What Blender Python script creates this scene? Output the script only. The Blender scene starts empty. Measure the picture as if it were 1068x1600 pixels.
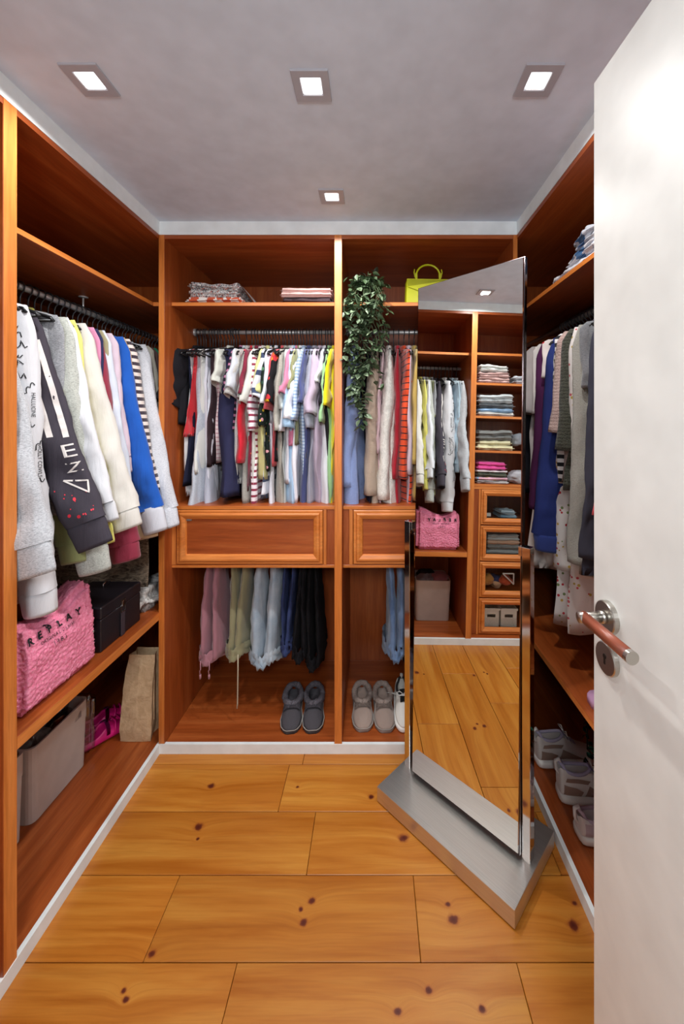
import bpy, bmesh, math, random
from mathutils import Vector, Matrix
from mathutils.bvhtree import BVHTree
from math import sin, cos, pi, radians
random.seed(7)
S = bpy.context.scene
COL = S.collection

# ------------------------------------------------------------------ camera
F_PX, VPX, VPY, EYE = 610.0, 583.0, 662.0, 1.488
cd = bpy.data.cameras.new('camera'); cam = bpy.data.objects.new('camera', cd); COL.objects.link(cam)
cam.location = (0, 0, EYE); cam.rotation_euler = (radians(90), 0, 0)
cd.sensor_fit = 'HORIZONTAL'; cd.sensor_width = 36; cd.lens = 36 * F_PX / 1068
cd.shift_x = -(VPX - 534) / 1068; cd.shift_y = -(800 - VPY) / 1068
cd.clip_start = 0.01
S.camera = cam

# ------------------------------------------------------------------ world, exposure, lights
S.view_settings.view_transform = 'Standard'; S.view_settings.look = 'None'
S.view_settings.gamma = 1; S.view_settings.use_curve_mapping = False
S.view_settings.exposure = -0.22
S.cycles.use_denoising = True
S.cycles.max_bounces = 10; S.cycles.diffuse_bounces = 6; S.cycles.glossy_bounces = 6
S.cycles.sample_clamp_indirect = 6
w = bpy.data.worlds.new('world'); S.world = w; w.use_nodes = True
w.node_tree.nodes['Background'].inputs[0].default_value = (0.75, 0.85, 1, 1)
w.node_tree.nodes['Background'].inputs[1].default_value = 0.05

LAMPS = [(-0.166, 1.052), (-0.750, 1.035), (0.436, 1.036), (-0.166, 1.565)]
LAMP_W = 7.4
def area(name, loc, size, power, col, rot=(0, 0, 0), spread=180, sy=None):
    ld = bpy.data.lights.new(name, 'AREA'); ld.energy = power; ld.color = col; ld.size = size
    if sy: ld.shape = 'RECTANGLE'; ld.size_y = sy
    ld.spread = radians(spread)
    o = bpy.data.objects.new(name, ld); COL.objects.link(o); o.location = loc; o.rotation_euler = rot
    return o
# the photographer's soft light in the doorway, raised above the camera
area('doorway_softlight', (-0.05, -0.60, 1.92), 0.35, 24, (0.90, 0.96, 1.0), (radians(78), 0, 0))
# hallway ceiling light behind the doorway
area('hallway_light', (0.1, -1.0, 2.36), 0.6, 10, (0.95, 0.98, 1.0), (0, 0, 0))

# ------------------------------------------------------------------ helpers
def hx(h):
    h = h.lstrip('#'); r = [int(h[i:i+2], 16) / 255 for i in (0, 2, 4)]
    return tuple(c / 12.92 if c <= .04045 else ((c + .055) / 1.055) ** 2.4 for c in r) + (1,)
MATS = {}
class NT:
    def __init__(s, name):
        s.m = bpy.data.materials.new(name); s.m.use_nodes = True; s.t = s.m.node_tree
        s.b = s.t.nodes['Principled BSDF']
    def n(s, typ, **kw):
        x = s.t.nodes.new(typ)
        for k, v in kw.items():
            if k.startswith('i_'):
                x.inputs[k[2:].replace('_', ' ')].default_value = v
            else: setattr(x, k, v)
        return x
    def l(s, a, b): s.t.links.new(a, b)
    def coord(s, scale=(1, 1, 1), which='Object', rot=(0, 0, 0)):
        tc = s.n('ShaderNodeTexCoord'); mp = s.n('ShaderNodeMapping')
        mp.inputs['Scale'].default_value = scale; mp.inputs['Rotation'].default_value = rot
        s.l(tc.outputs[which], mp.inputs[0]); return mp.outputs[0]
    def noise(s, vec, scale, detail=3, rough=.5, dist=0):
        x = s.n('ShaderNodeTexNoise'); x.inputs['Scale'].default_value = scale
        x.inputs['Detail'].default_value = detail; x.inputs['Roughness'].default_value = rough
        x.inputs['Distortion'].default_value = dist
        if vec is not None: s.l(vec, x.inputs['Vector'])
        return x.outputs['Fac']
    def ramp(s, fac, stops, interp='LINEAR'):
        x = s.n('ShaderNodeValToRGB'); x.color_ramp.interpolation = interp
        e = x.color_ramp.elements
        e[0].position, e[0].color = stops[0]; e[1].position, e[1].color = stops[1]
        for p, c in stops[2:]:
            q = e.new(p); q.color = c
        s.l(fac, x.inputs[0]); return x.outputs[0]
    def math(s, op, a, b=None, c=None):
        x = s.n('ShaderNodeMath', operation=op)
        for i, v in enumerate((a, b, c)):
            if v is None: continue
            if hasattr(v, 'links'): s.l(v, x.inputs[i])
            else: x.inputs[i].default_value = v
        return x.outputs[0]
    def mix(s, fac, a, b, mode='MIX'):
        x = s.n('ShaderNodeMix', data_type='RGBA', blend_type=mode)
        for i, v in ((0, fac), (6, a), (7, b)):
            if hasattr(v, 'links'): s.l(v, x.inputs[i])
            else: x.inputs[i].default_value = v
        return x.outputs[2]
    def bump(s, h, strength=.3, dist=.01):
        x = s.n('ShaderNodeBump'); x.inputs['Strength'].default_value = strength
        x.inputs['Distance'].default_value = dist
        s.l(h, x.inputs['Height']); s.l(x.outputs[0], s.b.inputs['Normal'])
    def set(s, col=None, rough=None, metal=None, **kw):
        if col is not None:
            if hasattr(col, 'links'): s.l(col, s.b.inputs['Base Color'])
            else: s.b.inputs['Base Color'].default_value = col
        if rough is not None:
            if hasattr(rough, 'links'): s.l(rough, s.b.inputs['Roughness'])
            else: s.b.inputs['Roughness'].default_value = rough
        if metal is not None: s.b.inputs['Metallic'].default_value = metal
        for k, v in kw.items(): s.b.inputs[k.replace('_', ' ')].default_value = v
        return s.m

def plain(name, h, rough=.5, metal=0, **kw):
    if name in MATS: return MATS[name]
    t = NT(name); v = t.coord()
    n = t.noise(v, 14, 2)
    c = hx(h) if isinstance(h, str) else h
    lo = tuple(x * .94 for x in c[:3]) + (1,); hi = tuple(min(1, x * 1.05) for x in c[:3]) + (1,)
    t.set(t.ramp(n, [(.3, lo), (.7, hi)]), rough, metal, **kw)
    MATS[name] = t.m; return t.m

def wood(axis, kind='veneer'):
    key = f'cherry_{kind}_{axis}'
    if key in MATS: return MATS[key]
    t = NT(key)
    sc = {'x': (.9, 14, 14), 'y': (14, .9, 14), 'z': (14, 14, .9)}[axis]
    v = t.coord(sc)
    n1 = t.noise(v, 1.6, 4, .55, .6); n2 = t.noise(v, 9, 3, .6)
    if kind == 'veneer':
        a, b, c = hx('924418'), hx('b05e2c'), hx('a14e20')
    else:
        a, b, c = hx('c8702c'), hx('dd8a45'), hx('d27c38')
    base = t.ramp(n1, [(.3, a), (.68, b), (.5, c)])
    fine = t.ramp(n2, [(.35, (.74, .70, .66, 1)), (.62, (1, 1, 1, 1))])
    t.set(t.mix(.75, base, fine, 'MULTIPLY'), .38, 0)
    t.bump(n2, .06, .002)
    MATS[key] = t.m; return t.m

KNOTS = [(-.665,1.604,.013),(-.645,1.441,.016),(-.192,1.218,.011),(-.208,1.165,.011),(-.222,1.196,.007),(-.622,1.096,.010),
         (.108,1.403,.016),(.23,1.209,.008),(.24,1.172,.015),(.594,1.158,.016),(.624,1.212,.008),(.146,1.026,.009),
         (.062,.988,.009),(.276,.992,.009),(-.01,1.557,.011),(-.655,1.024,.007),(-.64,1.009,.008),(-.31,1.60,.006),(-.629,1.40,.006)]
def pine():
    if 'pine' in MATS: return MATS['pine']
    t = NT('pine_plank')
    tc = t.n('ShaderNodeTexCoord'); oi = t.n('ShaderNodeObjectInfo')
    pos = tc.outputs['Object']
    d = None
    for i, (kx, ky, kr) in enumerate(KNOTS):
        sub = t.n('ShaderNodeVectorMath', operation='SUBTRACT'); t.l(pos, sub.inputs[0]); sub.inputs[1].default_value = (kx, ky, 0)
        sc = t.n('ShaderNodeVectorMath', operation='MULTIPLY'); t.l(sub.outputs[0], sc.inputs[0]); sc.inputs[1].default_value = (.8 / kr, 1 / kr, 0)
        ln = t.n('ShaderNodeVectorMath', operation='LENGTH'); t.l(sc.outputs[0], ln.inputs[0])
        d = ln.outputs['Value'] if d is None else t.math('MINIMUM', d, ln.outputs['Value'])
    bend = t.math('MULTIPLY', t.math('POWER', 2.718, t.math('MULTIPLY', d, -.45)), .030)
    rnd = t.math('MULTIPLY', oi.outputs['Random'], 37.0)
    sep = t.n('ShaderNodeSeparateXYZ'); t.l(pos, sep.inputs[0])
    cmb = t.n('ShaderNodeCombineXYZ')
    t.l(t.math('MULTIPLY', sep.outputs[0], 1.3), cmb.inputs[0])
    t.l(t.math('MULTIPLY', t.math('ADD', sep.outputs[1], bend), 17.0), cmb.inputs[1])
    t.l(rnd, cmb.inputs[2])
    n1 = t.noise(cmb.outputs[0], 1.0, 4, .6, .5)
    cm2 = t.n('ShaderNodeCombineXYZ')
    t.l(t.math('MULTIPLY', sep.outputs[0], 3.0), cm2.inputs[0])
    t.l(t.math('MULTIPLY', t.math('ADD', sep.outputs[1], bend), 110.0), cm2.inputs[1]); t.l(rnd, cm2.inputs[2])
    n2 = t.noise(cm2.outputs[0], 1.0, 3, .6, .8)
    base = t.ramp(n1, [(.28, hx('a45a12')), (.72, hx('ca8a36')), (.48, hx('b87124'))])
    fine = t.ramp(n2, [(.32, (.82, .76, .68, 1)), (.55, (1, 1, 1, 1))])
    c = t.mix(.7, base, fine, 'MULTIPLY')
    hs = t.n('ShaderNodeHueSaturation'); t.l(c, hs.inputs['Color'])
    t.l(t.math('ADD', t.math('MULTIPLY', oi.outputs['Random'], .22), .87), hs.inputs['Value'])
    wob = t.math('ADD', d, t.math('MULTIPLY', t.math('SUBTRACT', t.noise(pos, 60, 2), .5), .9))
    kc = t.ramp(wob, [(0.0, hx('47140a')), (.55, hx('5e2410')), (.95, hx('8a4218')), (1.6, (1, 1, 1, 1))])
    kf = t.ramp(t.math('MULTIPLY', wob, .5), [(.30, (1, 1, 1, 1)), (.62, (0, 0, 0, 1))])
    rgb = t.mix(kf, hs.outputs[0], t.ramp(t.math('MULTIPLY', wob, .5), [(0, hx('47140a')), (.26, hx('62260f')), (.5, hx('9c521c'))]))
    t.set(rgb, t.math('ADD', t.math('MULTIPLY', n1, .15), .30), 0)
    t.bump(n2, .05, .002)
    MATS['pine'] = t.m; return t.m

def fabric(kind, c1, c2=None, **o):
    key = f'fabric_{kind}_{c1}_{c2}_{sorted(o.items())}'
    if key in MATS: return MATS[key]
    t = NT(f'{kind}_fabric_{c1}')
    a = hx(c1); v = t.coord(); h = None
    wr = t.noise(t.coord((16, 16, 3.0)), 1.0, 3, .5, 1.0)
    weave = t.noise(v, 420, 2)
    if kind == 'plain':
        col = t.mix(t.math('MULTIPLY', t.noise(v, 25, 2), .25), a, tuple(x * .78 for x in a[:3]) + (1,))
    elif kind == 'melange':
        b = hx(c2 or '8a8c90')
        n = t.noise(t.coord((1, 1, 3)), 170, 3, .7)
        col = t.ramp(n, [(.36, b), (.58, a)])
    elif kind == 'stripe':
        p = o.get('p', .03); duty = o.get('d', .5)
        ax = {'z': 2, 'x': 0, 'y': 1}[o.get('ax', 'z')]
        sp = t.n('ShaderNodeSeparateXYZ'); t.l(v, sp.inputs[0])
        zz = t.math('ADD', sp.outputs[ax], t.math('MULTIPLY', wr, .006))
        fr = t.math('FRACT', t.math('DIVIDE', t.math('ADD', zz, 10.0), p))
        col = t.mix(t.math('LESS_THAN', fr, duty), hx(c2), a)
    elif kind == 'print':
        vo = t.n('ShaderNodeTexVoronoi'); vo.inputs['Scale'].default_value = o.get('s', 22); t.l(v, vo.inputs['Vector'])
        sp = t.n('ShaderNodeSeparateColor'); t.l(vo.outputs['Color'], sp.inputs[0])
        m = t.math('LESS_THAN', vo.outputs['Distance'], o.get('r', .32))
        pal = o.get('pal', (c2, c2)); st = [(i / len(pal), hx(x)) for i, x in enumerate(pal)]
        col = t.mix(m, a, t.ramp(sp.outputs[0], st, 'CONSTANT'))
    elif kind == 'knit':
        b = hx(c2 or c1)
        wv = t.n('ShaderNodeTexWave'); wv.bands_direction = 'Z'; wv.inputs['Scale'].default_value = o.get('s', 38); wv.inputs['Distortion'].default_value = 6
        wv.inputs['Detail Scale'].default_value = 8; t.l(v, wv.inputs['Vector'])
        col = t.mix(wv.outputs['Fac'], b, a); h = wv.outputs['Fac']
    elif kind == 'fur':
        b = hx(c2 or c1)
        n = t.noise(t.coord(o.get('sc', (60, 60, 18))), 1.0, 4, .7, 1.5)
        col = t.ramp(n, [(.35, b), (.62, a)]); h = n
    elif kind == 'denim':
        b = hx(c2 or c1)
        n = t.noise(t.coord((90, 90, 500)), 1.0, 2); n3 = t.noise(v, 9, 3)
        col = t.mix(t.ramp(n3, [(.35, (0, 0, 0, 1)), (.7, (1, 1, 1, 1))]), t.mix(n, a, tuple(x * .7 for x in a[:3]) + (1,)), b)
    elif kind == 'check':
        ck = t.n('ShaderNodeTexChecker'); ck.inputs['Scale'].default_value = o.get('s', 30); ck.inputs[1].default_value = a; ck.inputs[2].default_value = hx(c2); t.l(v, ck.inputs[0])
        col = ck.outputs[0]
    rough = .92 if kind != 'velvet' else .6
    t.set(col, rough, 0, Specular_IOR_Level=.25)
    if kind not in ('fur',) and sum(a[:3]) > .25:
        t.b.inputs['Sheen Weight'].default_value = .25; t.b.inputs['Sheen Roughness'].default_value = .5
    hh = t.math('ADD', t.math('MULTIPLY', wr, 1.0), t.math('MULTIPLY', weave, .06))
    if h is not None: hh = t.math('ADD', t.math('MULTIPLY', wr, .3), t.math('MULTIPLY', h, .5))
    t.bump(hh, .55, .012)
    MATS[key] = t.m; return t.m

# ------- mesh helpers
def link(name, bm, mats, parent=None, smooth=False, loc=None, rot=None):
    me = bpy.data.meshes.new(name); bm.normal_update(); bm.to_mesh(me); bm.free()
    for m in (mats if isinstance(mats, (list, tuple)) else [mats]): me.materials.append(m)
    if smooth:
        for p in me.polygons: p.use_smooth = True
    o = bpy.data.objects.new(name, me); COL.objects.link(o)
    if parent: o.parent = parent
    if loc is not None: o.location = loc
    if rot is not None: o.rotation_euler = rot
    return o
def tag(o, label=None, cat=None, group=None, kind=None):
    if label: o['label'] = label
    if cat: o['category'] = cat
    if group: o['group'] = group
    if kind: o['kind'] = kind
    return o
def thing(name, label, cat, loc=(0, 0, 0), rz=0, group=None, rot=None):
    o = bpy.data.objects.new(name, None); COL.objects.link(o); o.empty_display_size = .05
    o.location = loc; o.rotation_euler = rot if rot is not None else (0, 0, rz)
    return tag(o, label, cat, group)
def copy_tree(o, parent=None):
    c = o.copy(); COL.objects.link(c)
    if parent: c.parent = parent
    for ch in o.children: copy_tree(ch, c)
    return c
def BX(bm, x0, x1, y0, y1, z0, z1, bev=0, mi=0, facemi=None):
    vs = [bm.verts.new((x, y, z)) for z in (z0, z1) for y in (y0, y1) for x in (x0, x1)]
    q = [(0, 2, 3, 1), (4, 5, 7, 6), (0, 1, 5, 4), (2, 6, 7, 3), (0, 4, 6, 2), (1, 3, 7, 5)]  # -z +z -y +y -x +x
    fs = []
    for k, f in enumerate(q):
        fc = bm.faces.new([vs[i] for i in f]); fc.material_index = (facemi or {}).get('bTfkLR'[k], mi); fs.append(fc)
    if bev:
        es = list({e for f in fs for e in f.edges})
        bmesh.ops.bevel(bm, geom=es, offset=bev, segments=1, affect='EDGES', profile=.5)
    return vs
def box(name, x0, x1, y0, y1, z0, z1, mat, parent=None, bev=.0012, facemi=None):
    bm = bmesh.new(); BX(bm, x0, x1, y0, y1, z0, z1, bev, 0, facemi); return link(name, bm, mat, parent)
def rings_mesh(bm, rings, close_start=False, close_end=False, loop=True, mi=0):
    R = [[bm.verts.new(p) for p in r] for r in rings]; n = len(R[0])
    for a, b in zip(R, R[1:]):
        for i in range(n if loop else n - 1):
            f = bm.faces.new((a[i], a[(i + 1) % n], b[(i + 1) % n], b[i])); f.material_index = mi
    if close_start: bm.faces.new(R[0][::-1]).material_index = mi
    if close_end: bm.faces.new(R[-1]).material_index = mi
    return R
def tube(bm, pts, r, n=8, flat=1.0, caps=True, mi=0, rr=None):
    pts = [Vector(p) for p in pts]; rings = []; up0 = None
    for i, p in enumerate(pts):
        t = (pts[min(i + 1, len(pts) - 1)] - pts[max(i - 1, 0)]).normalized()
        if up0 is None:
            a = Vector((0, 1, 0)) if abs(t.y) < .9 else Vector((1, 0, 0))
            up0 = (a - t * a.dot(t)).normalized()
        else: up0 = (up0 - t * up0.dot(t)).normalized()
        s = t.cross(up0); q = rr[i] if rr else r
        rings.append([p + (s * cos(2 * pi * k / n) + up0 * sin(2 * pi * k / n) * flat) * q for k in range(n)])
    rings_mesh(bm, rings, caps, caps, mi=mi)
def cyl(bm, a, b, r, n=20, r2=None, mi=0):
    tube(bm, [a, b], r, n, mi=mi, rr=[r, r2 if r2 else r])
def ringframe(bm, prof, u0, u1, v0, v1, fn, mi=0):
    """mitred frame: prof = [(inset, height)], fn(u,v,h)->point"""
    rs = []
    for ins, h in prof:
        rs.append([fn(u0 + ins, v0 + ins, h), fn(u1 - ins, v0 + ins, h), fn(u1 - ins, v1 - ins, h), fn(u0 + ins, v1 - ins, h)])
    rings_mesh(bm, rs, mi=mi)
def bvh(objs):
    vs, fs = [], []
    for o in objs:
        mw = o.matrix_basis.copy()
        k = len(vs); vs += [mw @ v.co for v in o.data.vertices]; fs += [[k + i for i in p.vertices] for p in o.data.polygons]
    return BVHTree.FromPolygons(vs, fs)
def project(o, tree, normal, off=.0015):
    n = Vector(normal).normalized()
    for v in o.data.vertices:
        h = tree.ray_cast(v.co + n * .3, -n, .8)
        if h[0] is not None: v.co = h[0] + n * off
def text_mesh(name, s, size, origin, right, up, mat, parent, tree=None, normal=None, cuts=1, off=.0015, spacing=1.0, bold=0.0):
    cu = bpy.data.curves.new('t', 'FONT'); cu.body = s; cu.size = size; cu.align_x = 'CENTER'; cu.space_character = spacing; cu.offset = bold
    cu.resolution_u = 3
    to = bpy.data.objects.new('t', cu); COL.objects.link(to)
    dg = bpy.context.evaluated_depsgraph_get()
    me = bpy.data.meshes.new_from_object(to.evaluated_get(dg)); bpy.data.objects.remove(to)
    bm = bmesh.new(); bm.from_mesh(me); bpy.data.meshes.remove(me)
    if cuts: bmesh.ops.subdivide_edges(bm, edges=bm.edges[:], cuts=cuts)
    O, R, U = Vector(origin), Vector(right), Vector(up)
    for v in bm.verts: v.co = O + R * v.co.x + U * v.co.y
    o = link(name, bm, mat, parent)
    if tree: project(o, tree, normal, off)
    return o

# ------------------------------------------------------------------ materials
M_wallW = plain('painted_white', 'eaeff0', .55)
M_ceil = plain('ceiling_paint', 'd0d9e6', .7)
M_door = plain('door_lacquer', 'd9d7d2', .35)
M_black = plain('black_plastic', '151517', .35)
M_steel = NT('brushed_steel')
_v = M_steel.coord((8, 300, 300)); _n = M_steel.noise(_v, 1, 2)
M_steel = M_steel.set(M_steel.ramp(_n, [(.3, hx('d4d1cb')), (.7, hx('dfdcd6'))]), .38, .93)
M_chrome = plain('chrome', 'd8d6d6', .07, 1.0)
M_rod = plain('satin_rod', 'd4d2d0', .42, .55)
M_mirror = plain('mirror_silver', 'ebefed', .0, 1.0); M_mirror.node_tree.nodes['Principled BSDF'].inputs['Base Color'].default_value = (.87, .90, .885, 1)
for l in list(M_mirror.node_tree.links):
    if l.to_socket.name == 'Base Color': M_mirror.node_tree.links.remove(l)
M_dark = plain('dark_recess', '1a1012', .6)
M_lever = wood('y', 'veneer')
VZ, VX, VY = wood('z'), wood('x'), wood('y')
EZ, EX, EY = wood('z', 'solid'), wood('x', 'solid'), wood('y', 'solid')
t = NT('glass'); M_glass = t.set((1, 1, 1, 1), .02, 0, Transmission_Weight=1.0, IOR=1.0)
t = NT('thin_glass'); M_pane = t.m
_g = t.n('ShaderNodeBsdfGlossy'); _g.inputs['Roughness'].default_value = .02
_tr = t.n('ShaderNodeBsdfTransparent'); _mx = t.n('ShaderNodeMixShader'); _fr = t.n('ShaderNodeFresnel'); _fr.inputs[0].default_value = 1.18
t.l(_fr.outputs[0], _mx.inputs[0]); t.l(_tr.outputs[0], _mx.inputs[1]); t.l(_g.outputs[0], _mx.inputs[2])
t.l(_mx.outputs[0], t.t.nodes['Material Output'].inputs[0])
def emis(name, c, s):
    t = NT(name); t.set(c, .5); t.b.inputs['Emission Color'].default_value = c; t.b.inputs['Emission Strength'].default_value = s; return t.m
M_lamp = emis('lamp_diffuser', (1, .93, .84, 1), 4.0)

# ------------------------------------------------------------------ structure
XL, XR, YB = -.964, .646, 1.760          # wardrobe front planes
DEP = .63
YBK = YB + DEP                            # back wall of the end wardrobe
XLB, XRB = -1.53, 1.22
H = 2.40; ZT = 2.34; ZF = .044
def structure(name, x0, x1, y0, y1, z0, z1, mat):
    return tag(box(name, x0, x1, y0, y1, z0, z1, mat, None, 0), kind='structure')
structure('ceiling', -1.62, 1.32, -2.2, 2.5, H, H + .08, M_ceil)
structure('wall_back', -1.62, 1.32, YBK + .012, YBK + .1, 0, H, M_wallW)
structure('wall_left', XLB - .1, XLB - .012, -2.2, YBK + .012, 0, H, M_wallW)
structure('wall_right', XRB + .012, XRB + .1, -2.2, YBK + .012, 0, H, M_wallW)
structure('wall_hallway', XLB - .012, XRB + .012, -2.2, -2.1, 0, H, M_wallW)
# wall with the doorway (the camera looks in through it)
bm = bmesh.new()
BX(bm, XLB - .012, -.42, -.24, -.10, 0, H); BX(bm, .46, XRB + .012, -.24, -.10, 0, H); BX(bm, -.42, .46, -.24, -.10, 2.12, H)
tag(link('wall_front', bm, M_wallW), kind='structure')
# return wall beside the long wardrobe's near end
structure('wall_side', XLB - .012, XL, -.10, .335, 0, H, M_wallW)
structure('wall_side_right', XR, XRB + .012, -.10, .405, 0, H, M_wallW)
# white bulkheads above the wardrobes
structure('trim_1', XL - .02, XL, .335, YB, ZT, H, M_wallW)
structure('trim_2', XL - .02, XR + .02, YB, YB + .02, ZT, H, M_wallW)
structure('trim_3', XR, XR + .02, .405, YB, ZT, H, M_wallW)
# white plinths
structure('baseboard_left', XL - .012, XL + .002, .335, YB - .002, 0, ZF, M_wallW)
structure('baseboard_back', XL - .012, XR + .012, YB - .002, YB + .012, 0, ZF, M_wallW)
structure('baseboard_right', XR - .002, XR + .012, .405, YB - .002, 0, ZF, M_wallW)

# floor of wide knotty pine planks
fl = structure('floor', -1.62, 1.32, -2.2, 2.5, -.06, -.022, plain('subfloor', '2a1a0e', .8))
seams = [1.915, 1.706, 1.498, 1.2875, 1.079, .870, .661, .452, .243, .034, -.175]
joints = {0: [-.31], 1: [-.366, .5], 2: [-.221, .62], 3: [-.637, .131], 4: [-.376, .395], 5: [-.7, .1], 6: [-.3, .45], 7: [-.6, .2], 8: [-.2], 9: [-.5, .3]}
for i in range(10):
    y1, y0 = seams[i], seams[i + 1]; xs = [-1.0] + joints[i] + [.68]
    if i > 7: xs = [-1.0] + joints[i] + [.68]
    for a, b in zip(xs, xs[1:]):
        box('plank', a + .0008, b - .0008, y0 + .0011, y1 - .0011, -.022, random.uniform(-.0006, 0), pine(), fl, .0012)
structure('floor_hallway', -1.62, 1.32, -2.2, -.176, -.022, -.001, plain('hall_floor', 'b98a5a', .5))

# ------------------------------------------------------------------ wardrobes
def frame_drawer(parent, name, u0, u1, v0, v1, fn, matF, matP, fw=.045, glass=False, label=None, knob=False):
    bm = bmesh.new()
    prof = [(0, -.018), (0, .0), (.004, .003), (.012, .003), (.013, .001), (.015, .006), (.019, .009), (.026, .009), (.033, .005), (fw - .004, .001), (fw, -.006), (fw, -.016)]
    prof = [(i, h) for i, h in prof]
    ringframe(bm, prof, u0, u1, v0, v1, fn)
    d = link(name, bm, matF, parent)
    if label: d['label'] = label
    bm = bmesh.new(); z = -.008
    q = [(u0 + fw - .001, v0 + fw - .001), (u1 - fw + .001, v0 + fw - .001), (u1 - fw + .001, v1 - fw + .001), (u0 + fw - .001, v1 - fw + .001)]
    rings_mesh(bm, [[fn(u, v, z - .004) for u, v in q], [fn(u, v, z) for u, v in q]], True, True)
    bmesh.ops.recalc_face_normals(bm, faces=bm.faces)
    link('glass_pane' if glass else 'drawer_panel', bm, matP, d)
    return d
PT = .018
# --- end wardrobe, two bays
def back_bay(label, x0, x1, xL, xR, drawers, filL, filR, rod):
    u = thing('wardrobe_unit', label, 'wardrobe', ((x0 + x1) / 2, YB, 0))
    o = u.location; u.location = (0, 0, 0)
    return u
wb = thing('wardrobe', 'cherry wood wardrobe built into the end wall, two bays with drawers at mid height', 'wardrobe')
box('side_panel', -.968, -.941, YB, YBK, ZF, ZT, [VZ, EZ], wb, facemi={'f': 1})
box('side_panel', .629, .650, YB, YBK, ZF, ZT, [VZ, EZ], wb, facemi={'f': 1})
box('divider', -.176, -.1415, YB, YBK, ZF - .001, ZT, [VZ, EZ], wb, facemi={'f': 1})
box('back_panel', -.941, .629, YBK - .008, YBK, ZF, ZT, VZ, wb, 0)
box('top_panel', -.941, .629, YB + .001, YBK - .008, ZT - .018, ZT - .001, VX, wb, 0)
box('bottom_panel', -.941, .629, YB + .013, YBK - .008, ZF - .018, ZF - .0005, VX, wb, 0)
SB = .062
for a, b in ((-.941, -.176), (-.1415, .629)):
    box('shelf', a, b, YB + SB, YBK - .008, 2.037, 2.055, [VX, EX], wb, facemi={'f': 1})
    box('counter_shelf', a, b, YB + SB, YBK - .008, 1.087, 1.1045, [VX, EX], wb, facemi={'f': 1})
    box('drawer_base', a, b, YB + SB, YBK - .008, .815, .829, [VX, EX], wb, facemi={'f': 1})
yd = YB + SB
fnB = lambda u, v, h: (u, yd - h, v)
for (s0, s1, d0, d1, f0) in ((-.941, -.920, -.918, -.236, None), (-.236 + .002, -.218, None, None, (-.218, -.176))):
    box('stile', s0, s1, yd, yd + .45, .829, 1.087, [VZ, EZ], wb, facemi={'f': 1})
box('filler_strip', -.218, -.176, yd + .004, yd + .02, .829, 1.087, VZ, wb)
box('filler_strip', -.1415, -.1135, yd + .004, yd + .02, .829, 1.087, VZ, wb)
box('stile', -.1135, -.0955, yd, yd + .45, .829, 1.087, [VZ, EZ], wb, facemi={'f': 1})
box('stile', .583, .601, yd, yd + .45, .829, 1.087, [VZ, EZ], wb, facemi={'f': 1})
box('filler_strip', .601, .629, yd + .004, yd + .02, .829, 1.087, VZ, wb)
frame_drawer(wb, 'drawer', -.918, -.236, .832, 1.085, fnB, EX, VX, label='wide framed drawer below the short sleeved clothes')
frame_drawer(wb, 'drawer', -.0935, .581, .832, 1.085, fnB, EX, VX, label='wide framed drawer partly behind the mirror')
def rod(parent, a, b, r=.0105):
    bm = bmesh.new(); cyl(bm, a, b, r, 16); return link('hanging_rod', bm, M_rod, parent, True)
def flange(parent, p, ax):
    bm = bmesh.new(); p = Vector(p); cyl(bm, p, p + Vector(ax) * .008, .02, 20); link('rod_flange', bm, M_rod, parent, True)
RB_Y, RB_Z = 2.055, 1.968
rod(wb, (-.941, RB_Y, RB_Z), (-.176, RB_Y, RB_Z)); rod(wb, (-.1415, RB_Y, RB_Z), (.629, RB_Y, RB_Z))
flange(wb, (-.941, RB_Y, RB_Z), (1, 0, 0)); flange(wb, (-.1415, RB_Y, RB_Z), (1, 0, 0))
rod(wb, (-.941, RB_Y, .79), (-.176, RB_Y, .79)); rod(wb, (-.1415, RB_Y, .79), (.629, RB_Y, .79))

# --- long wardrobe on the side facing the mirror: corner bay and column of shelves
wl = thing('wardrobe', 'cherry wood wardrobe with a hanging bay holding the pink bag and grey white boxes', 'wardrobe')
box('divider', XLB, XL, 1.0174, 1.0577, ZF - .001, ZT, [VZ, EZ], wl, facemi={'R': 1})
box('back_panel', XLB - .008, XLB, .335, YBK, ZF, ZT, VZ, wl, 0)
box('end_panel', XLB, -.968, YBK - .008, YBK, ZF, ZT, VZ, wl, 0)
box('top_panel', XLB, XL - .001, 1.0577, YB, ZT - .018, ZT - .001, VY, wl, 0)
box('top_panel', XLB, -.9685, YB, YBK - .008, ZT - .018, ZT - .001, VY, wl, 0)
box('bottom_panel', XLB, XL - .0125, 1.0577, YB, ZF - .018, ZF - .0005, VY, wl, 0)
box('bottom_panel', XLB, -.9685, YB, YBK - .008, ZF - .018, ZF - .0005, VY, wl, 0)
def lshelf(name, z0, z1, xf, yc, mats, parent):
    bm = bmesh.new()
    BX(bm, XLB, xf, 1.0577, yc, z0, z1, .001, 0, {'R': 1})
    BX(bm, XLB, -.9685, yc, YBK - .008, z0, z1, 0, 0, {'f': 1})
    return link(name, bm, mats, parent)
lshelf('shelf', 2.037, 2.055, XL - SB, YB + SB, [VY, EY], wl)
lshelf('shelf', .603, .638, XL - .001, YB - .001, [VY, EY], wl)
RL_X, RL_Z = -1.255, 1.975
rod(wl, (RL_X, 1.0577, RL_Z), (RL_X, YBK - .008, RL_Z), .0115)
bm = bmesh.new(); cyl(bm, (RL_X, 1.69, RL_Z), (RL_X, 1.69, 2.032), .0035, 10); cyl(bm, (RL_X, 1.69, 2.034), (RL_X, 1.69, 2.037), .018, 20)
link('rod_bracket', bm, M_rod, wl, True)
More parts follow.
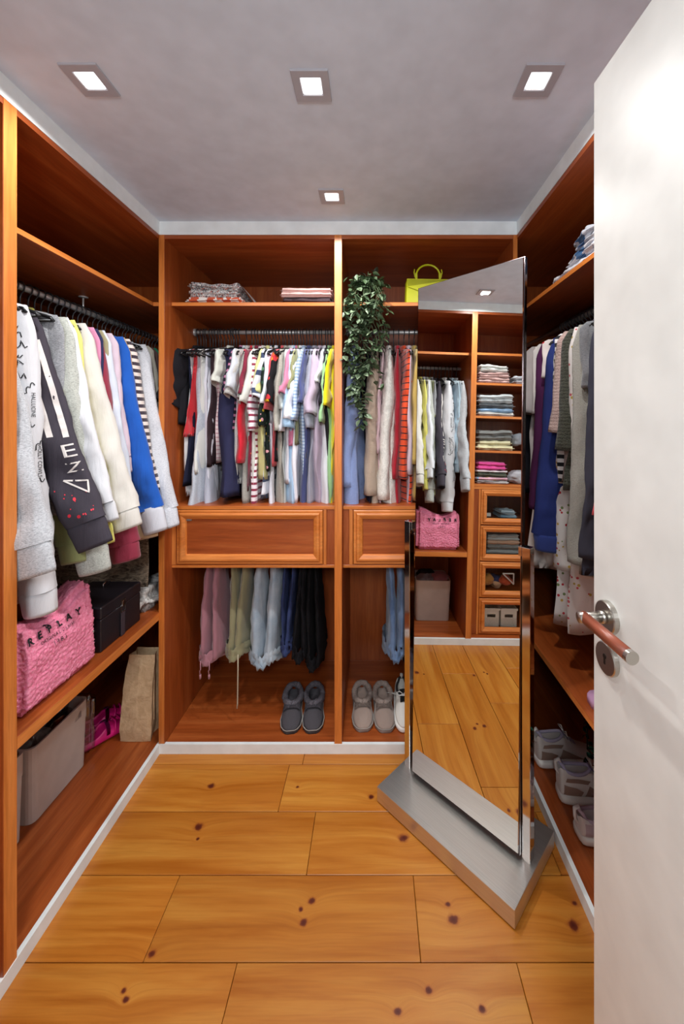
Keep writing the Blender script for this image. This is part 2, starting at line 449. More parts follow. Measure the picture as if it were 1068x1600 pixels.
# column
wc = thing('shelf_column', 'cherry wood column of open shelves above four glass fronted drawers', 'wardrobe')
Y0, Y1 = .375, 1.0174
box('side_panel', XLB, XL, .337, Y0, ZF - .001, ZT, [VZ, EZ], wc, facemi={'R': 1})
box('top_panel', XLB, XL - .001, Y0, Y1, ZT - .018, ZT - .001, VY, wc, 0)
box('bottom_panel', XLB, XL - .0125, Y0, Y1, ZF - .018, ZF - .0005, VY, wc, 0)
for z in (2.061, 1.842, 1.601, 1.352, 1.110):
    box('shelf', XLB, XL - SB, Y0, Y1, z - .018, z, [VY, EY], wc, facemi={'R': 1})
xd = XL - SB
fnL = lambda u, v, h: (xd + h, u, v)
for k in range(4):
    zt = 1.069 - .2575 * k; zb = zt - .249
    if k: box('rail', XLB, xd - .016, Y0, Y1, zt + .001, zt + .008, [VY, EY], wc, 0)
    frame_drawer(wc, 'drawer', .450, .948, zb, zt, fnL, EY, M_pane, .045, True)
box('rail', xd - .018, xd, Y0, Y1, 1.071, 1.092, [VY, EY], wc, facemi={'R': 1})
box('stile', xd - .02, xd, .950, .966, ZF, 1.071, [VZ, EZ], wc, facemi={'R': 1})
box('filler_strip', xd - .02, xd - .004, .966, 1.0174, ZF, 1.071, VZ, wc)
box('stile', xd - .02, xd, .432, .448, ZF, 1.071, [VZ, EZ], wc, facemi={'R': 1})
box('filler_strip', xd - .02, xd - .004, Y0, .432, ZF, 1.071, VZ, wc)

# --- wardrobe behind the open door
wr = thing('wardrobe', 'cherry wood wardrobe behind the open door, with shoes on its bottom board', 'wardrobe')
box('end_panel', XR, XRB, .407, .425, ZF - .001, ZT, [VZ, EZ], wr, facemi={'L': 1})
box('back_panel', XRB, XRB + .008, .407, YBK, ZF, ZT, VZ, wr, 0)
box('corner_panel', .6505, XRB, YBK - .008, YBK, ZF, ZT, VZ, wr, 0)
box('top_panel', XR + .001, XRB, .425, YB, ZT - .018, ZT - .001, VY, wr, 0)
box('top_panel', .6505, XRB, YB, YBK - .008, ZT - .018, ZT - .001, VY, wr, 0)
box('bottom_panel', XR + .0125, XRB, .425, YB, ZF - .018, ZF - .0005, VY, wr, 0)
box('bottom_panel', .6505, XRB, YB, YBK - .008, ZF - .018, ZF - .0005, VY, wr, 0)
def rshelf(name, z0, z1, xf, yc):
    bm = bmesh.new()
    BX(bm, xf, XRB, .425, yc, z0, z1, .001, 0, {'L': 1}); BX(bm, .6505, XRB, yc, YBK - .008, z0, z1, 0, 0, {'f': 1})
    return link(name, bm, [VY, EY], wr)
rshelf('shelf', 2.022, 2.040, XR + SB, YB + SB); rshelf('shelf', .585, .607, XR + .001, YB - .001)
RR_X, RR_Z = .915, 1.955
rod(wr, (RR_X, .425, RR_Z), (RR_X, YBK - .008, RR_Z), .0115)

# ------------------------------------------------------------------ ceiling downlights
def downlight(x, y, label, spread=162):
    t = thing('ceiling_light', label, 'light', (x, y, H), group='ceiling downlights')
    bm = bmesh.new()
    fn = lambda u, v, h: (u, v, -h)
    ringframe(bm, [(0, 0), (0, .004), (.001, .005), (.0205, .005), (.0225, .0025), (.0225, 0)], -.0488, .0488, -.0488, .0488, fn)
    link('frame', bm, plain('lamp_bezel', 'aba9b0', .4), t)
    bm = bmesh.new(); vs = []
    for sx, sy, a0 in ((1, 1, 0), (-1, 1, 90), (-1, -1, 180), (1, -1, 270)):
        for k in range(4):
            a = radians(a0 + k * 30); vs.append((sx * .0205 + .005 * cos(a), sy * .0205 + .005 * sin(a), -.0035))
    bm.faces.new([bm.verts.new(v) for v in vs[::-1]])
    link('diffuser', bm, M_lamp, t)
    l = area('lamp', (x, y, H - .008), .05, LAMP_W, (.98, .97, .95), (0, 0, 0), spread)
    l.parent = t; l.location = (0, 0, -.008)
    return t
for (x, y), lb in zip(LAMPS, ('square recessed ceiling light, middle one of the front row of three', 'square recessed ceiling light nearest the long wardrobe with the pink bag',
                              'square recessed ceiling light nearest the open white door', 'square recessed ceiling light closest to the end wall wardrobe, on its own')):
    downlight(x, y, lb, 140 if y > 1.5 else 162)
#PART2
# ------------------------------------------------------------------ open door
DA = math.atan(.0385)
dr = tag(thing('door_1', None, None, (.3957, .702, 0), DA), kind='structure')
bm = bmesh.new(); BX(bm, 0, .036, -.80, 0, .008, 2.10, .0015); link('door_leaf', bm, M_door, dr)
# local frame: x into the leaf, y toward the free edge
def dl(p): return p
hy, hz = -.0445, 1.1625
hd = bpy.data.objects.new('door_handle', None); COL.objects.link(hd); hd.parent = dr
M_st2 = plain('satin_steel', 'bdb9b2', .28, 1.0)
def disc(y, z, r, d, key=False):
    bm = bmesh.new(); n = 48; prof = [(r, 0), (r, -d + .0015), (r - .0015, -d), (.0001, -d)]
    rings = [[(h, y + cos(2 * pi * k / n) * q, z + sin(2 * pi * k / n) * q) for k in range(n)] for q, h in prof]
    rings_mesh(bm, rings); return bm
link('rose', disc(hy, hz, .0265, .0095), M_st2, hd)
bm = bmesh.new()
cyl(bm, (-.0095, hy, hz), (-.053, hy, hz), .0088, 28); cyl(bm, (-.0095, hy, hz), (-.017, hy, hz), .0105, 28)
link('handle_neck', bm, M_st2, hd, True)
bm = bmesh.new(); cyl(bm, (-.043, hy + .004, hz), (-.043, hy - .108, hz), .0093, 28)
M_grip = NT('lever_wood'); _v = M_grip.coord((60, 4, 60)); _n = M_grip.noise(_v, 2, 3)
M_grip = M_grip.set(M_grip.ramp(_n, [(.3, hx('5a2a1c')), (.7, hx('8a4630'))]), .35)
link('lever_grip', bm, M_grip, hd, True)
bm = bmesh.new(); cyl(bm, (-.043, hy - .108, hz), (-.043, hy - .115, hz), .0096, 28)
link('end_cap', bm, M_st2, hd)
es = link('keyhole_rosette', disc(hy, hz - .070, .0265, .0085), M_st2, dr)
bm = bmesh.new(); cyl(bm, (-.0082, hy, hz - .066), (-.0092, hy, hz - .066), .0042, 16); BX(bm, -.0092, -.0084, hy - .002, hy + .002, hz - .079, hz - .066)
link('keyhole', bm, plain('keyhole_black', '0a0909', .5), es)
bm = bmesh.new()
for z in (.3, 1.05, 1.8): cyl(bm, (-.004, -.802, z - .04), (-.004, -.802, z + .04), .006, 14)
link('hinge', bm, M_st2, dr, True)

# ------------------------------------------------------------------ standing mirror
fm = thing('standing_mirror', 'tall frameless mirror tilting between two chrome posts on a brushed steel base', 'mirror', (.0145, 1.5365, 0), -math.atan2(.700, .714))
# local: x along the front edge of the base, y toward its back
bm = bmesh.new(); BX(bm, 0, .560, 0, .312, .004, .0605, .001); link('base', bm, M_steel, fm)
for nm, xa, xb, s in (('post', .016, .044, 1), ('post', .516, .544, -1)):
    bm = bmesh.new(); ya, yb = .148, .180
    BX(bm, xa, xb, ya, yb, .0605, 1.083, .0012)
    xi = xb if s > 0 else xa
    BX(bm, min(xi, xi + s * .012), max(xi, xi + s * .012), ya, yb, 1.052, 1.083, .001)
    link(nm, bm, M_chrome, fm)
# mirror panel, placed by its measured plane, in world space then carried by the stand
n = Vector((-0.69567428, -0.71804215, 0.02127816)).normalized(); P0 = Vector((0.4429224, 1.3, 0.1))
hz_ = Vector((0, 0, 1)); xr = Vector((-n.y, n.x, 0)).normalized()   # horizontal along the panel
if xr.x < 0: xr = -xr
up = n.cross(xr)
if up.z < 0: up = -up
def on(p): p = Vector(p); return p - n * (p - P0).dot(n)
a = on((.1575, 1.579, .085)); b = on((.4705, 1.2715, .085))
TLp = on((.1825, 1.610, 2.045))
Wd = (b - a).dot(xr); Ht = (TLp - a).dot(up)
mw = Matrix((( xr.x, up.x, n.x, a.x), (xr.y, up.y, n.y, a.y), (xr.z, up.z, n.z, a.z), (0, 0, 0, 1)))
def mpart(name, bm, mat, parent=fm, smooth=False):
    o = link(name, bm, mat, parent, smooth)
    bpy.context.view_layer.update()
    o.matrix_parent_inverse = fm.matrix_world.inverted() if False else Matrix()
    o.matrix_basis = (Matrix.Translation(fm.location) @ Matrix.Rotation(fm.rotation_euler.z, 4, 'Z')).inverted() @ mw
    return o
bm = bmesh.new(); BX(bm, 0, Wd, 0, Ht, -.022, -.0035, .001); mpart('mirror_frame', bm, M_chrome)
bm = bmesh.new(); BX(bm, -.004, Wd + .004, -.006, Ht + .002, -.0215, -.0045, 0); mpart('frame_edge', bm, plain('dark_chrome', '50484a', .15, 1.0))
bm = bmesh.new(); BX(bm, .0005, Wd - .0005, .0005, Ht - .0005, -.0034, 0, .0008); mpart('mirror_glass', bm, M_mirror)
bm = bmesh.new()
for x0, x1 in ((-.022, .004), (Wd - .004, Wd + .03)):
    cyl(bm, (x0, Ht * .485, -.013), (x1, Ht * .485, -.013), .006, 16)
mpart('pivot', bm, M_chrome, smooth=True)
#PART3
from mathutils import noise as NZ
# ------------------------------------------------------------------ hangers and garments
def hanger_meshes(kind='black'):
    bm = bmesh.new(); r = .0195
    pts = [(0, 0, -.085), (0, 0, -.04), (.004, 0, -.026), (.014, 0, -.016)] + [(cos(radians(a)) * .0185, 0, sin(radians(a)) * .0185 - .001) for a in (-25, 0, 30, 60, 90, 120, 150, 175, 195)]
    tube(bm, pts, .0028, 6)
    hk = bpy.data.meshes.new('hook'); bm.to_mesh(hk); bm.free()
    bm = bmesh.new()
    tube(bm, [(-.205, 0, -.150), (-.195, 0, -.138), (-.10, 0, -.108), (-.03, 0, -.088), (0, 0, -.083), (.03, 0, -.088), (.10, 0, -.108), (.195, 0, -.138), (.205, 0, -.150)], .0052, 8, .8)
    tube(bm, [(-.198, 0, -.148), (0, 0, -.152), (.198, 0, -.148)], .0035, 6)
    ar = bpy.data.meshes.new('arms'); bm.to_mesh(ar); bm.free()
    for me in (hk, ar):
        for p in me.polygons: p.use_smooth = True
    hk.materials.append(plain('hook_metal', '3a3a3e', .35, .3)); ar.materials.append(M_black if kind == 'black' else plain('grey_hanger', '8b8683', .5))
    return hk, ar
HM = {'black': hanger_meshes('black')}
HM['grey'] = hanger_meshes('grey')
def hanger(loc, rz, label, group, kind='black', tilt=0):
    t = thing('clothes_hanger', label, 'hanger', loc, rz, group)
    for nm, me in zip(('hook', 'shoulder_bar'), HM[kind]):
        o = bpy.data.objects.new(nm, me); COL.objects.link(o); o.parent = t
    return t

def body_mesh(rnd, sw, hw, L, th, top=None, slope=.19, zs=-.087, waist=1.0, wave=.012, lean=0, flat=False, nu=40, nv=26):
    bm = bmesh.new(); rings = []
    k1, k2 = rnd.uniform(14, 22), rnd.uniform(26, 40); p1, p2, p3 = (rnd.uniform(0, 6.28) for _ in range(3))
    for i in range(nv + 1):
        v = i / nv; vv = v ** 1.15
        if v < .12: w_ = sw * (1 - .10 * (v / .12))
        else: w_ = sw * .90 + (hw - sw * .90) * ((v - .12) / .88) ** 1.2
        w_ *= 1 - (1 - waist) * sin(pi * v) ** 2
        tt = th * (.42 + .58 * min(1, v / .16) ** .7) * (1 + .25 * sin(p3 + 5 * v))
        r = []
        for j in range(nu):
            a = 2 * pi * j / nu; ca, sa = cos(a), sin(a)
            cx = math.copysign(abs(ca) ** .75, ca); x = w_ * cx
            zt = zs - slope * abs(x) * (1.0 + .35 * max(0, abs(x) / sw - .8)) + (0 if not flat else slope * abs(x))
            z = zt * (1 - vv) + (zs - L + .006 * sin(k1 * x + p2)) * vv
            A = wave * min(1, v * 2.2)
            y = tt * sa * (1 + .35 * sin(k2 * x + p1 + 1.5 * v) * v) + A * sin(k1 * x + p1 + 2.2 * v) + .5 * A * sin(k2 * x + p3 - 3 * v) + lean * v * v
            x += .012 * v * sin(9 * v + p2)
            y += .011 * NZ.noise(Vector((x * 16 + p1 * 9, 3.2 * v * L / .6, p2 * 7 + (2 if sa > 0 else 0)))) * min(1, v * 4)
            y += .006 * NZ.noise(Vector((x * 38 + p1 * 9, 7 * v * L / .6, p3 * 7))) * min(1, v * 4)
            r.append((x, y, z))
        rings.append(r)
    last = rings[-1]; cxm = sum(p[0] for p in last) / nu
    rings.append([(cxm + (p[0] - cxm) * .96, p[1] * .8 + lean * .2, p[2] + .025) for p in last])
    rings_mesh(bm, rings, True, False)
    return bm
def sleeve_mesh(rnd, side, x0, z0, ln, w0, w1, td, out, yd=0, slope=.25, bend=0, nu=24, nv=16, hem=True, cuff=False, crush=.006):
    """side +1 / -1; runs down from (x0,z0), drifting out by `out`"""
    rings = []; p = rnd.uniform(0, 6.28); p2 = rnd.uniform(0, 6.28)
    P = []
    for i in range(nv + 1):
        s = i / nv
        P.append(Vector((side * (x0 + out * (s ** 1.25) + bend * sin(pi * s)), yd * s + .004 * sin(7 * s + p), z0 - ln * s)))
    for i, q in enumerate(P):
        s = i / nv; t_ = (P[min(i + 1, nv)] - P[max(0, i - 1)]).normalized()
        D = Vector((0, 1, 0)).cross(t_).normalized()
        w_ = w0 + (w1 - w0) * s ** .9; w_ *= .55 + .45 * min(1, (s + .05) / .14)
        tt = td * (.35 + .65 * min(1, s / .2)); r = []
        for j in range(nu):
            a = 2 * pi * j / nu; ca, sa = cos(a), sin(a)
            f = 1 + crush * 9 * sin(11 * s + 2 * a + p) * min(1, s * 3)
            pt = q + D * (w_ * math.copysign(abs(ca) ** .85, ca)) + Vector((0, tt * sa * f + crush * sin(16 * s + p2 + ca * 2) * s, 0))
            nz = NZ.noise(Vector((cos(a) * 1.3 + p * 5, sin(a) * 1.3 + (s * ln) * 5, s * ln * 16 + p2 * 5))) + .6 * NZ.noise(Vector((cos(a) * 2.5 + p2 * 5, sin(a) * 2.5, s * ln * 34 + p * 5)))
            pt = pt + (Vector((0, sa, 0)) * 1.7 + D * ca * .35) * nz * crush * min(1, s * 4)
            r.append(pt)
        rings.append(r)
    bm = bmesh.new()
    if hem:
        c = sum(rings[-1], Vector()) / nu
        rings.append([c + (q - c) * .9 + Vector((0, 0, .0)) for q in rings[-1]])
        rings.append([c + (q - c) * .86 + Vector((0, 0, .03)) for q in rings[-2]])
    rings_mesh(bm, rings, True, False)
    end = P[-1]; dirn = (P[-1] - P[-3]).normalized()
    return bm, end, dirn
def cuff_mesh(end, dirn, w_, td, ln):
    D = Vector((0, 1, 0)).cross(dirn).normalized(); n = 20; rings = []
    for s, g in ((-.08, .90), (0, 1.0), (.15, 1.03), (.5, .98), (.85, .96), (1, .92), (.96, .82), (.6, .8)):
        c = end + dirn * ln * s
        rings.append([c + D * w_ * g * cos(2 * pi * k / n) + Vector((0, td * g * sin(2 * pi * k / n), 0)) for k in range(n)])
    bm = bmesh.new(); rings_mesh(bm, rings); return bm
def collar_mesh(zs, r=.062, h=.022, th=.016):
    n = 20; rings = []
    for dz, g in ((-.012, 1.08), (.004, 1.0), (h, .95), (h + .003, .88), (h - .004, .82), (-.006, .85)):
        rings.append([(r * g * cos(2 * pi * k / n), th * g * sin(2 * pi * k / n), zs + dz - .010 - .10 * abs(r * cos(2 * pi * k / n))) for k in range(n)])
    bm = bmesh.new(); rings_mesh(bm, rings); return bm
GSEED = [100]
def garment(name, label, cat, group, loc, rz, mat, L=.62, sw=.20, hw=.22, th=.02, sleeve='short', sl=.17, w0=.085, w1=.075, out=.07, yd=0,
            smat=None, cuff=None, collar=True, cmat=None, std=None, wave=.010, slope=.19, lean=0, waist=1, zdrop=0, bend=0, cufl=.065):
    GSEED[0] += 1; rnd = random.Random(GSEED[0])
    t = thing(name, label, cat, loc, rz, group)
    zs = -.087 - zdrop
    b = link('body', body_mesh(rnd, sw, hw, L, th, wave=wave, slope=slope, zs=zs, lean=lean, waist=waist), mat, t, True)
    ret = {'t': t, 'body': b}
    if sleeve:
        smat = smat or mat
        for side in (1, -1):
            ln = sl if side > 0 else sl * .95
            z0 = zs - slope * (sw - .05) - .012
            bm, e, d = sleeve_mesh(rnd, side, sw - .055, z0, ln, w0, w1, (std or th * .95), out if side > 0 else out * .5, yd if side > 0 else 0,
                                   hem=not cuff, crush=.004 if sleeve == 'short' else .007, bend=bend, nv=20 if sleeve == 'short' else 40)
            o = link('sleeve', bm, smat, t, True)
            if side > 0: ret['sleeve'] = o
            if cuff:
                c = link('cuff', cuff_mesh(e, d, w1 * .92, (std or th * .95) * .9, cufl), cuff, t, True)
                if side > 0: ret['cuff'] = c
    if collar:
        link('collar', collar_mesh(zs), cmat or smat or mat, t, True)
    return ret
fb = fabric
G_L = 'long sleeved clothes on the rod facing the mirror'
G_B = 'short sleeved clothes on the end wall rod'
G_K = 'knitwear on the rod behind the ivy'
G_R = 'clothes on the rod behind the door'
GREY = fb('melange', 'c3c5ca', '9a9ca2'); GREY2 = fb('melange', 'b9bbb4', '8f918b'); GREYD = fb('melange', '9d9ea2', '6f7076')
WHITE = fb('plain', 'd3d3d8'); CREAM = fb('plain', 'd2cdc4'); BLK = fb('plain', '17171b')

# --- long sleeved side: sleeves lean out over the aisle.  y, label, ...
def LG(y, label, mat, sl=.70, out=.10, L=.62, name='sweatshirt', cat='sweater', cuff='same', x=0, hgr=True, rz=None, **k):
    if rz is None: rz = random.uniform(-.06, .06)
    if cuff == 'same': cuff = mat
    k.setdefault('w0', .085); k.setdefault('w1', .058); k.setdefault('th', .020); k.setdefault('hw', .21)
    g = garment(name, label, cat, G_L, (RL_X + x, y, RL_Z), rz, mat, L=L, sleeve='long', sl=sl, out=out, cuff=cuff, **k)
    return g
lg = {}
lg['g1'] = LG(1.100, 'heather grey sweatshirt nearest the doorway, broad ribbed cuff above the pink bag', GREY, .70, .15, .60, std=.032, w1=.066, cufl=.085, rz=-.03)
LG(1.132, 'pale blue shirt pressed between the first grey sweatshirt and the white printed hoodie', fb('plain', 'b9d2e2'), .60, .05, .66, 'shirt', 'shirt', th=.014)
lg['g3'] = LG(1.185, 'white hoodie with black scribbled cloud outlines down its very long sleeve', WHITE, 0.87, .085, .70, 'hoodie', 'sweater', std=.046, w0=.075, w1=.05, cufl=.07, rz=.02)
LG(1.200, 'cream long tee with a plain hem showing beside the scribbled white hoodie cuff', CREAM, .82, .06, .95, 'long_tee', 'shirt', x=-.03, std=.014, th=.016)
lg['g5'] = LG(1.255, 'charcoal sweatshirt with two cream sleeve stripes, large cream letters and red paint specks', fb('plain', '403b44'), .68, .215, .58, x=-.035, std=.032, w1=.066, w0=.07, cufl=.085, rz=.03)
LG(1.292, 'mid grey sweatshirt behind the charcoal one with the cream stripes', GREYD, .60, .03, .60, std=.016)
LG(1.305, 'olive green sweatshirt with its cuff hanging below the charcoal sleeve', fb('plain', '8d9161'), .76, .12, .60, x=-.02, std=.015, w1=.05)
lg['g8'] = LG(1.330, 'grey green heather sweatshirt with a thick sleeve and deep cuff', GREY2, .78, .14, .62, std=.036, w1=.062, cufl=.09)
LG(1.355, 'bright white sweatshirt between the grey green heather and the yellow one', WHITE, .64, .17, .62, std=.024)
LG(1.380, 'lemon yellow sweatshirt with its elastic cuff hanging by the maroon sleeve', fb('plain', 'dcd873'), .72, .15, .60, std=.022, w1=.05)
LG(1.435, 'ecru sweatshirt with a wide smooth sleeve, right of the yellow one', fb('plain', 'cfcac3'), .68, .20, .62, std=.036, w1=.06)
LG(1.465, 'pink top of which only a thin rim shows beside the navy one', fb('plain', 'd98fb0'), .55, .05, .58, 'top', 'shirt', th=.012)
LG(1.485, 'navy blue sweatshirt between the ecru and the khaki one', fb('plain', '2e3152'), .50, .04, .60, th=.016)
LG(1.500, 'maroon sweatshirt with the cuff hanging lowest in front of the striped fur', fb('plain', '8f3044'), .82, .15, .62, std=.040, w1=.062, w0=.07)
LG(1.512, 'khaki cardigan, a narrow strip beside the shiny pale blue sleeve', fb('plain', 'a29a78'), .50, .04, .64, 'cardigan', 'sweater', th=.014)
LG(1.530, 'shiny pale blue crumpled blouse beside the lilac sweatshirt', fb('plain', 'ccd2e0'), .60, .12, .66, 'blouse', 'shirt', std=.026, cuff=None, w1=.05)
LG(1.570, 'dusty lilac sweatshirt between the pale blue blouse and the royal blue sleeve', fb('plain', 'cdb9c6'), .50, .07, .62, std=.03, w1=.07)
lg['g17'] = LG(1.628, 'royal blue sweatshirt with a white cuff and a thin white side seam', fb('plain', '1c58b4'), .72, .17, .62, std=.030, w1=.058, cuff=fb('plain', 'cfd1da'), cufl=.10)
LG(1.645, 'tan top showing as a narrow edge behind the royal blue sleeve', fb('plain', 'c2a582'), .78, .14, .70, 'top', 'shirt', std=.018)
LG(1.690, 'cream and dark brown striped long sleeved tee', fb('stripe', 'e2d6d0', '3f3540', p=.030, d=.5), .66, .13, .62, 'striped_tee', 'shirt', std=.052, w1=.062, cuff=None)
lg['g20'] = LG(1.80, 'light grey heather sweatshirt whose sleeve laps over the end wardrobe panel', fb('melange', 'cfd0d6', 'b0b2ba'), .74, .19, .64, yd=-.09, std=.036, w1=.062, cufl=.08)
LG(1.825, 'stone grey tee behind the light grey heather sweatshirt', fb('plain', '98948a'), .30, .05, .62, 'tee', 'shirt', cuff=None, w1=.075)
LG(1.850, 'brown top showing as a thin line before the green one', fb('plain', '4d3a38'), .35, .05, .60, 'top', 'shirt', cuff=None, th=.012)
LG(1.885, 'bottle green sweatshirt with rolled sleeve near the corner', fb('plain', '1f6a4c'), .40, .10, .60, std=.032)
LG(1.950, 'white shirt with a soft collar near the corner of the rod', fb('plain', 'dfe4f0'), .55, .08, .66, 'shirt', 'shirt', std=.028)
LG(2.01, 'pale blue and white shirt last visible before the corner', fb('plain', 'c6d0e4'), .55, .07, .68, 'shirt', 'shirt', std=.026)
LG(2.130, 'dim grey shirt in the shaded corner of the rod', fb('plain', '9aa0aa'), .55, .06, .66, 'shirt', 'shirt')
random.seed(11)
for i in range(40):
    y = 1.095 + i * .0295 + random.uniform(-.004, .004)
    hanger((RL_X, y, RL_Z), random.uniform(-.1, .1), 'black hanger with a dark wire hook on the rod facing the mirror', 'black hangers on the rod facing the mirror')
# prints on sleeves
def sleeve_tree(g, keys=('sleeve',)):
    return bvh([g[k] for k in keys])
M_ink = plain('print_black', '16161a', .7); M_cream = plain('print_cream', 'ded6d2', .7); M_red = plain('paint_red', 'd6283c', .6)
def ribbon(name, pts, wdt, mat, parent, tree, normal, off=.0018):
    """thin printed line laid on a surface"""
    N = Vector(normal).normalized(); Q = []
    P = [Vector(p) for p in pts]; fine = []
    for a_, b_ in zip(P, P[1:]):
        m = max(1, int((b_ - a_).length / .006))
        fine += [a_.lerp(b_, k / m) for k in range(m)]
    fine.append(P[-1]); bm = bmesh.new(); prev = None
    for i, p in enumerate(fine):
        t_ = (fine[min(i + 1, len(fine) - 1)] - fine[max(i - 1, 0)]).normalized(); s_ = t_.cross(N).normalized() * wdt / 2
        v = [bm.verts.new(p - s_), bm.verts.new(p + s_)]
        if prev: bm.faces.new((prev[0], prev[1], v[1], v[0]))
        prev = v
    o = link(name, bm, mat, parent); project(o, tree, normal, off); return o
# charcoal sleeve: local axes; broad face looks to -Y (toward the doorway) and +X
def sleeve_center(g, z):
    vs = [v.co for v in g['sleeve'].data.vertices if abs(v.co.z - z) < .03]
    return Vector((sum(v.x for v in vs) / len(vs), sum(v.y for v in vs) / len(vs), z))
g = lg['g5']; tr = sleeve_tree(g); N5 = Vector((.72, -.70, 0)); side5 = Vector((.70, .72, 0))
def at5(z, dx=0): return sleeve_center(g, z) + side5 * dx + N5 * .06
for dx in (-.012, .026):
    ribbon('sleeve_stripe', [at5(z, dx) for z in (-.22, -.30, -.38, -.46, -.53)], .015, M_cream, g['t'], tr, N5)
rt = (side5 + Vector((0, 0, .22))).normalized(); upv = Vector((-.22 * side5.x, -.22 * side5.y, 1)).normalized()
for ch, zz, sz in (('E', -.592, .062), ('Z', -.640, .048)):
    text_mesh('sleeve_letter', ch, sz, at5(zz, .014), rt * 1.35, upv * .95, M_cream, g['t'], tr, N5, 1, .0022)
tri = [at5(-.668, -.016), at5(-.668, .040), at5(-.705, .030), at5(-.668, -.016)]
ribbon('sleeve_letter', tri, .005, M_cream, g['t'], tr, N5, .0022)
for k in range(16):
    q = at5(random.uniform(-.78, -.70), random.uniform(-.045, .045))
    r_ = random.choice((.0012, .0016, .0022, .004))
    bm = bmesh.new(); vs = [bm.verts.new(q + side5 * cos(2 * pi * j / 8) * r_ + Vector((0, 0, sin(2 * pi * j / 8) * r_ * 1.5))) for j in range(8)]; bm.faces.new(vs)
    o = link('paint_speck', bm, M_red, g['t']); project(o, tr, N5, .0018)
# scribbled clouds on the white hoodie
g = lg['g3']; tr = sleeve_tree(g); N3 = Vector((.66, -.75, 0)); s3 = Vector((.75, .66, 0))
def at3(z, dx=0): return sleeve_center(g, z) + s3 * dx + N3 * .06
def cloud(zc, dx, rx, rz_, a0, a1, n=6):
    pts = []
    for k in range(n * 6 + 1):
        a = a0 + (a1 - a0) * k / (n * 6); rr = 1 + .18 * abs(sin(pi * k / 6))
        pts.append(at3(zc, dx) + s3 * cos(a) * rx * rr + Vector((0, 0, sin(a) * rz_ * rr)))
    ribbon('cloud_outline', pts, .0026, M_ink, g['t'], tr, N3)
cloud(-.43, .046, .028, .060, pi * .55, pi * 1.45, 7); cloud(-.60, .050, .026, .055, pi * .5, pi * 1.5, 7); cloud(-.87, .0, .022, .026, .6, 5.4, 4)
for k, z0 in enumerate((-.20, -.225, -.25, -.28, -.31, -.345)):
    pts = [at3(z0, -.004 + .004 * j + random.uniform(-.004, .004)) + Vector((0, 0, random.uniform(-.013, .013))) for j in range(8)]
    ribbon('scribble', pts, .0028, M_ink, g['t'], tr, N3)
for zc, tx in ((-.43, 'HALLUCINE'), (-.60, 'HOLLY COWLS')):
    text_mesh('small_print', tx, .014, at3(zc, .034), Vector((0, 0, -1)), s3, M_ink, g['t'], tr, N3, 0, .002)
for k in range(6):
    pts = [at3(-.80, .0) + s3 * (-.022 + .0045 * j + .005 * sin(j * 2 + k)) + Vector((0, 0, .026 - .011 * k + .008 * sin(j * 1.7 + k))) for j in range(9)]
    ribbon('hand_outline', pts, .0022, M_ink, g['t'], tr, N3)

# --- striped faux fur coat deep in the bay, and white fur on the shelf
FURB = fb('fur', 'a08d78', '4a3d34', sc=(22, 22, 60)); FURW = fb('fur', 'e2ddd8', '6a6462', sc=(20, 60, 20))
garment('fur_coat', 'brown and grey striped faux fur coat hanging low behind the maroon sleeve', 'coat', G_L, (RL_X - .02, 1.80, RL_Z), .05, FURB, L=1.16, hw=.25, th=.045, sleeve='long', sl=.65, out=.02, std=.03, wave=.02)

# --- end wall, short sleeved clothes.  px column in metres on the rod
XMAP = [(-.9, -.915), (-.812, -.868), (-.782, -.842), (-.722, -.802), (-.690, -.770), (-.668, -.748), (-.622, -.714), (-.534, -.628), (-.455, -.567), (-.415, -.524), (-.360, -.484), (-.282, -.410), (-.252, -.362), (-.240, -.334), (-.224, -.276), (-.206, -.242), (-.191, -.204)]
def xmap(x):
    if x < XMAP[0][0] or x > XMAP[-1][0]: return x
    for (a, b), (c, d) in zip(XMAP, XMAP[1:]):
        if a <= x <= c: return b + (d - b) * (x - a) / (c - a)
def BG(x, label, mat, hem=.62, sl=.16, out=.09, name='tee', cat='shirt', sleeve='short', rz=None, grp=G_B, **k):
    if rz is None: rz = random.uniform(-.05, .09)
    k.setdefault('th', .017); k.setdefault('w0', .075); k.setdefault('w1', .082); k['std'] = k.get('std', .022) * .8
    k.setdefault('hw', .175); k.setdefault('yd', random.uniform(-.035, -.005))
    if cat != 'sweater' and cat != 'jacket': sl = sl * 1.25 + .02; out = out * .38 + .01
    if sleeve is None: k.setdefault('sw', .15); k.setdefault('collar', False)
    else: k.setdefault('sw', .185)
    return garment(name, label, cat, grp, (xmap(x), RB_Y, RB_Z), -pi / 2 + rz, mat, L=hem, sleeve=sleeve, sl=sl, out=out, **k)
P = fb
BG(-.895, 'black tee, first on the rod by the wardrobe side', P('plain', '17161c'), .40, .20, .20, std=.036, rz=-.15)
BG(-.878, 'navy tank top whose side shows below the black tee', P('plain', '1e2036'), .70, name='tank_top', sleeve=None)
BG(-.862, 'white ribbed tank top between the navy one and the red top', P('plain', 'd6d4d6'), .74, name='tank_top', sleeve=None)
BG(-.838, 'red tank top whose pointed side shows beside the grey dress', P('plain', 'cf2430'), .46, name='tank_top', sleeve=None, hw=.20, rz=0, th=.012)
BG(-.812, 'long pale blue grey jersey dress reaching lowest near the wardrobe side', P('melange', 'bdc2cb', 'a2a8b4'), .85, name='jersey_dress', cat='dress', sleeve=None, sw=.14, hw=.22, th=.035, std=.03)
BG(-.782, 'white sleeveless top in front of the lilac white dresses', P('plain', 'd9d9d4'), .64, name='sleeveless_top', sleeve=None, th=.025)
BG(-.762, 'white summer dress with a long hem', P('plain', 'e3e4ef'), .82, name='summer_dress', cat='dress', sleeve=None, th=.024)
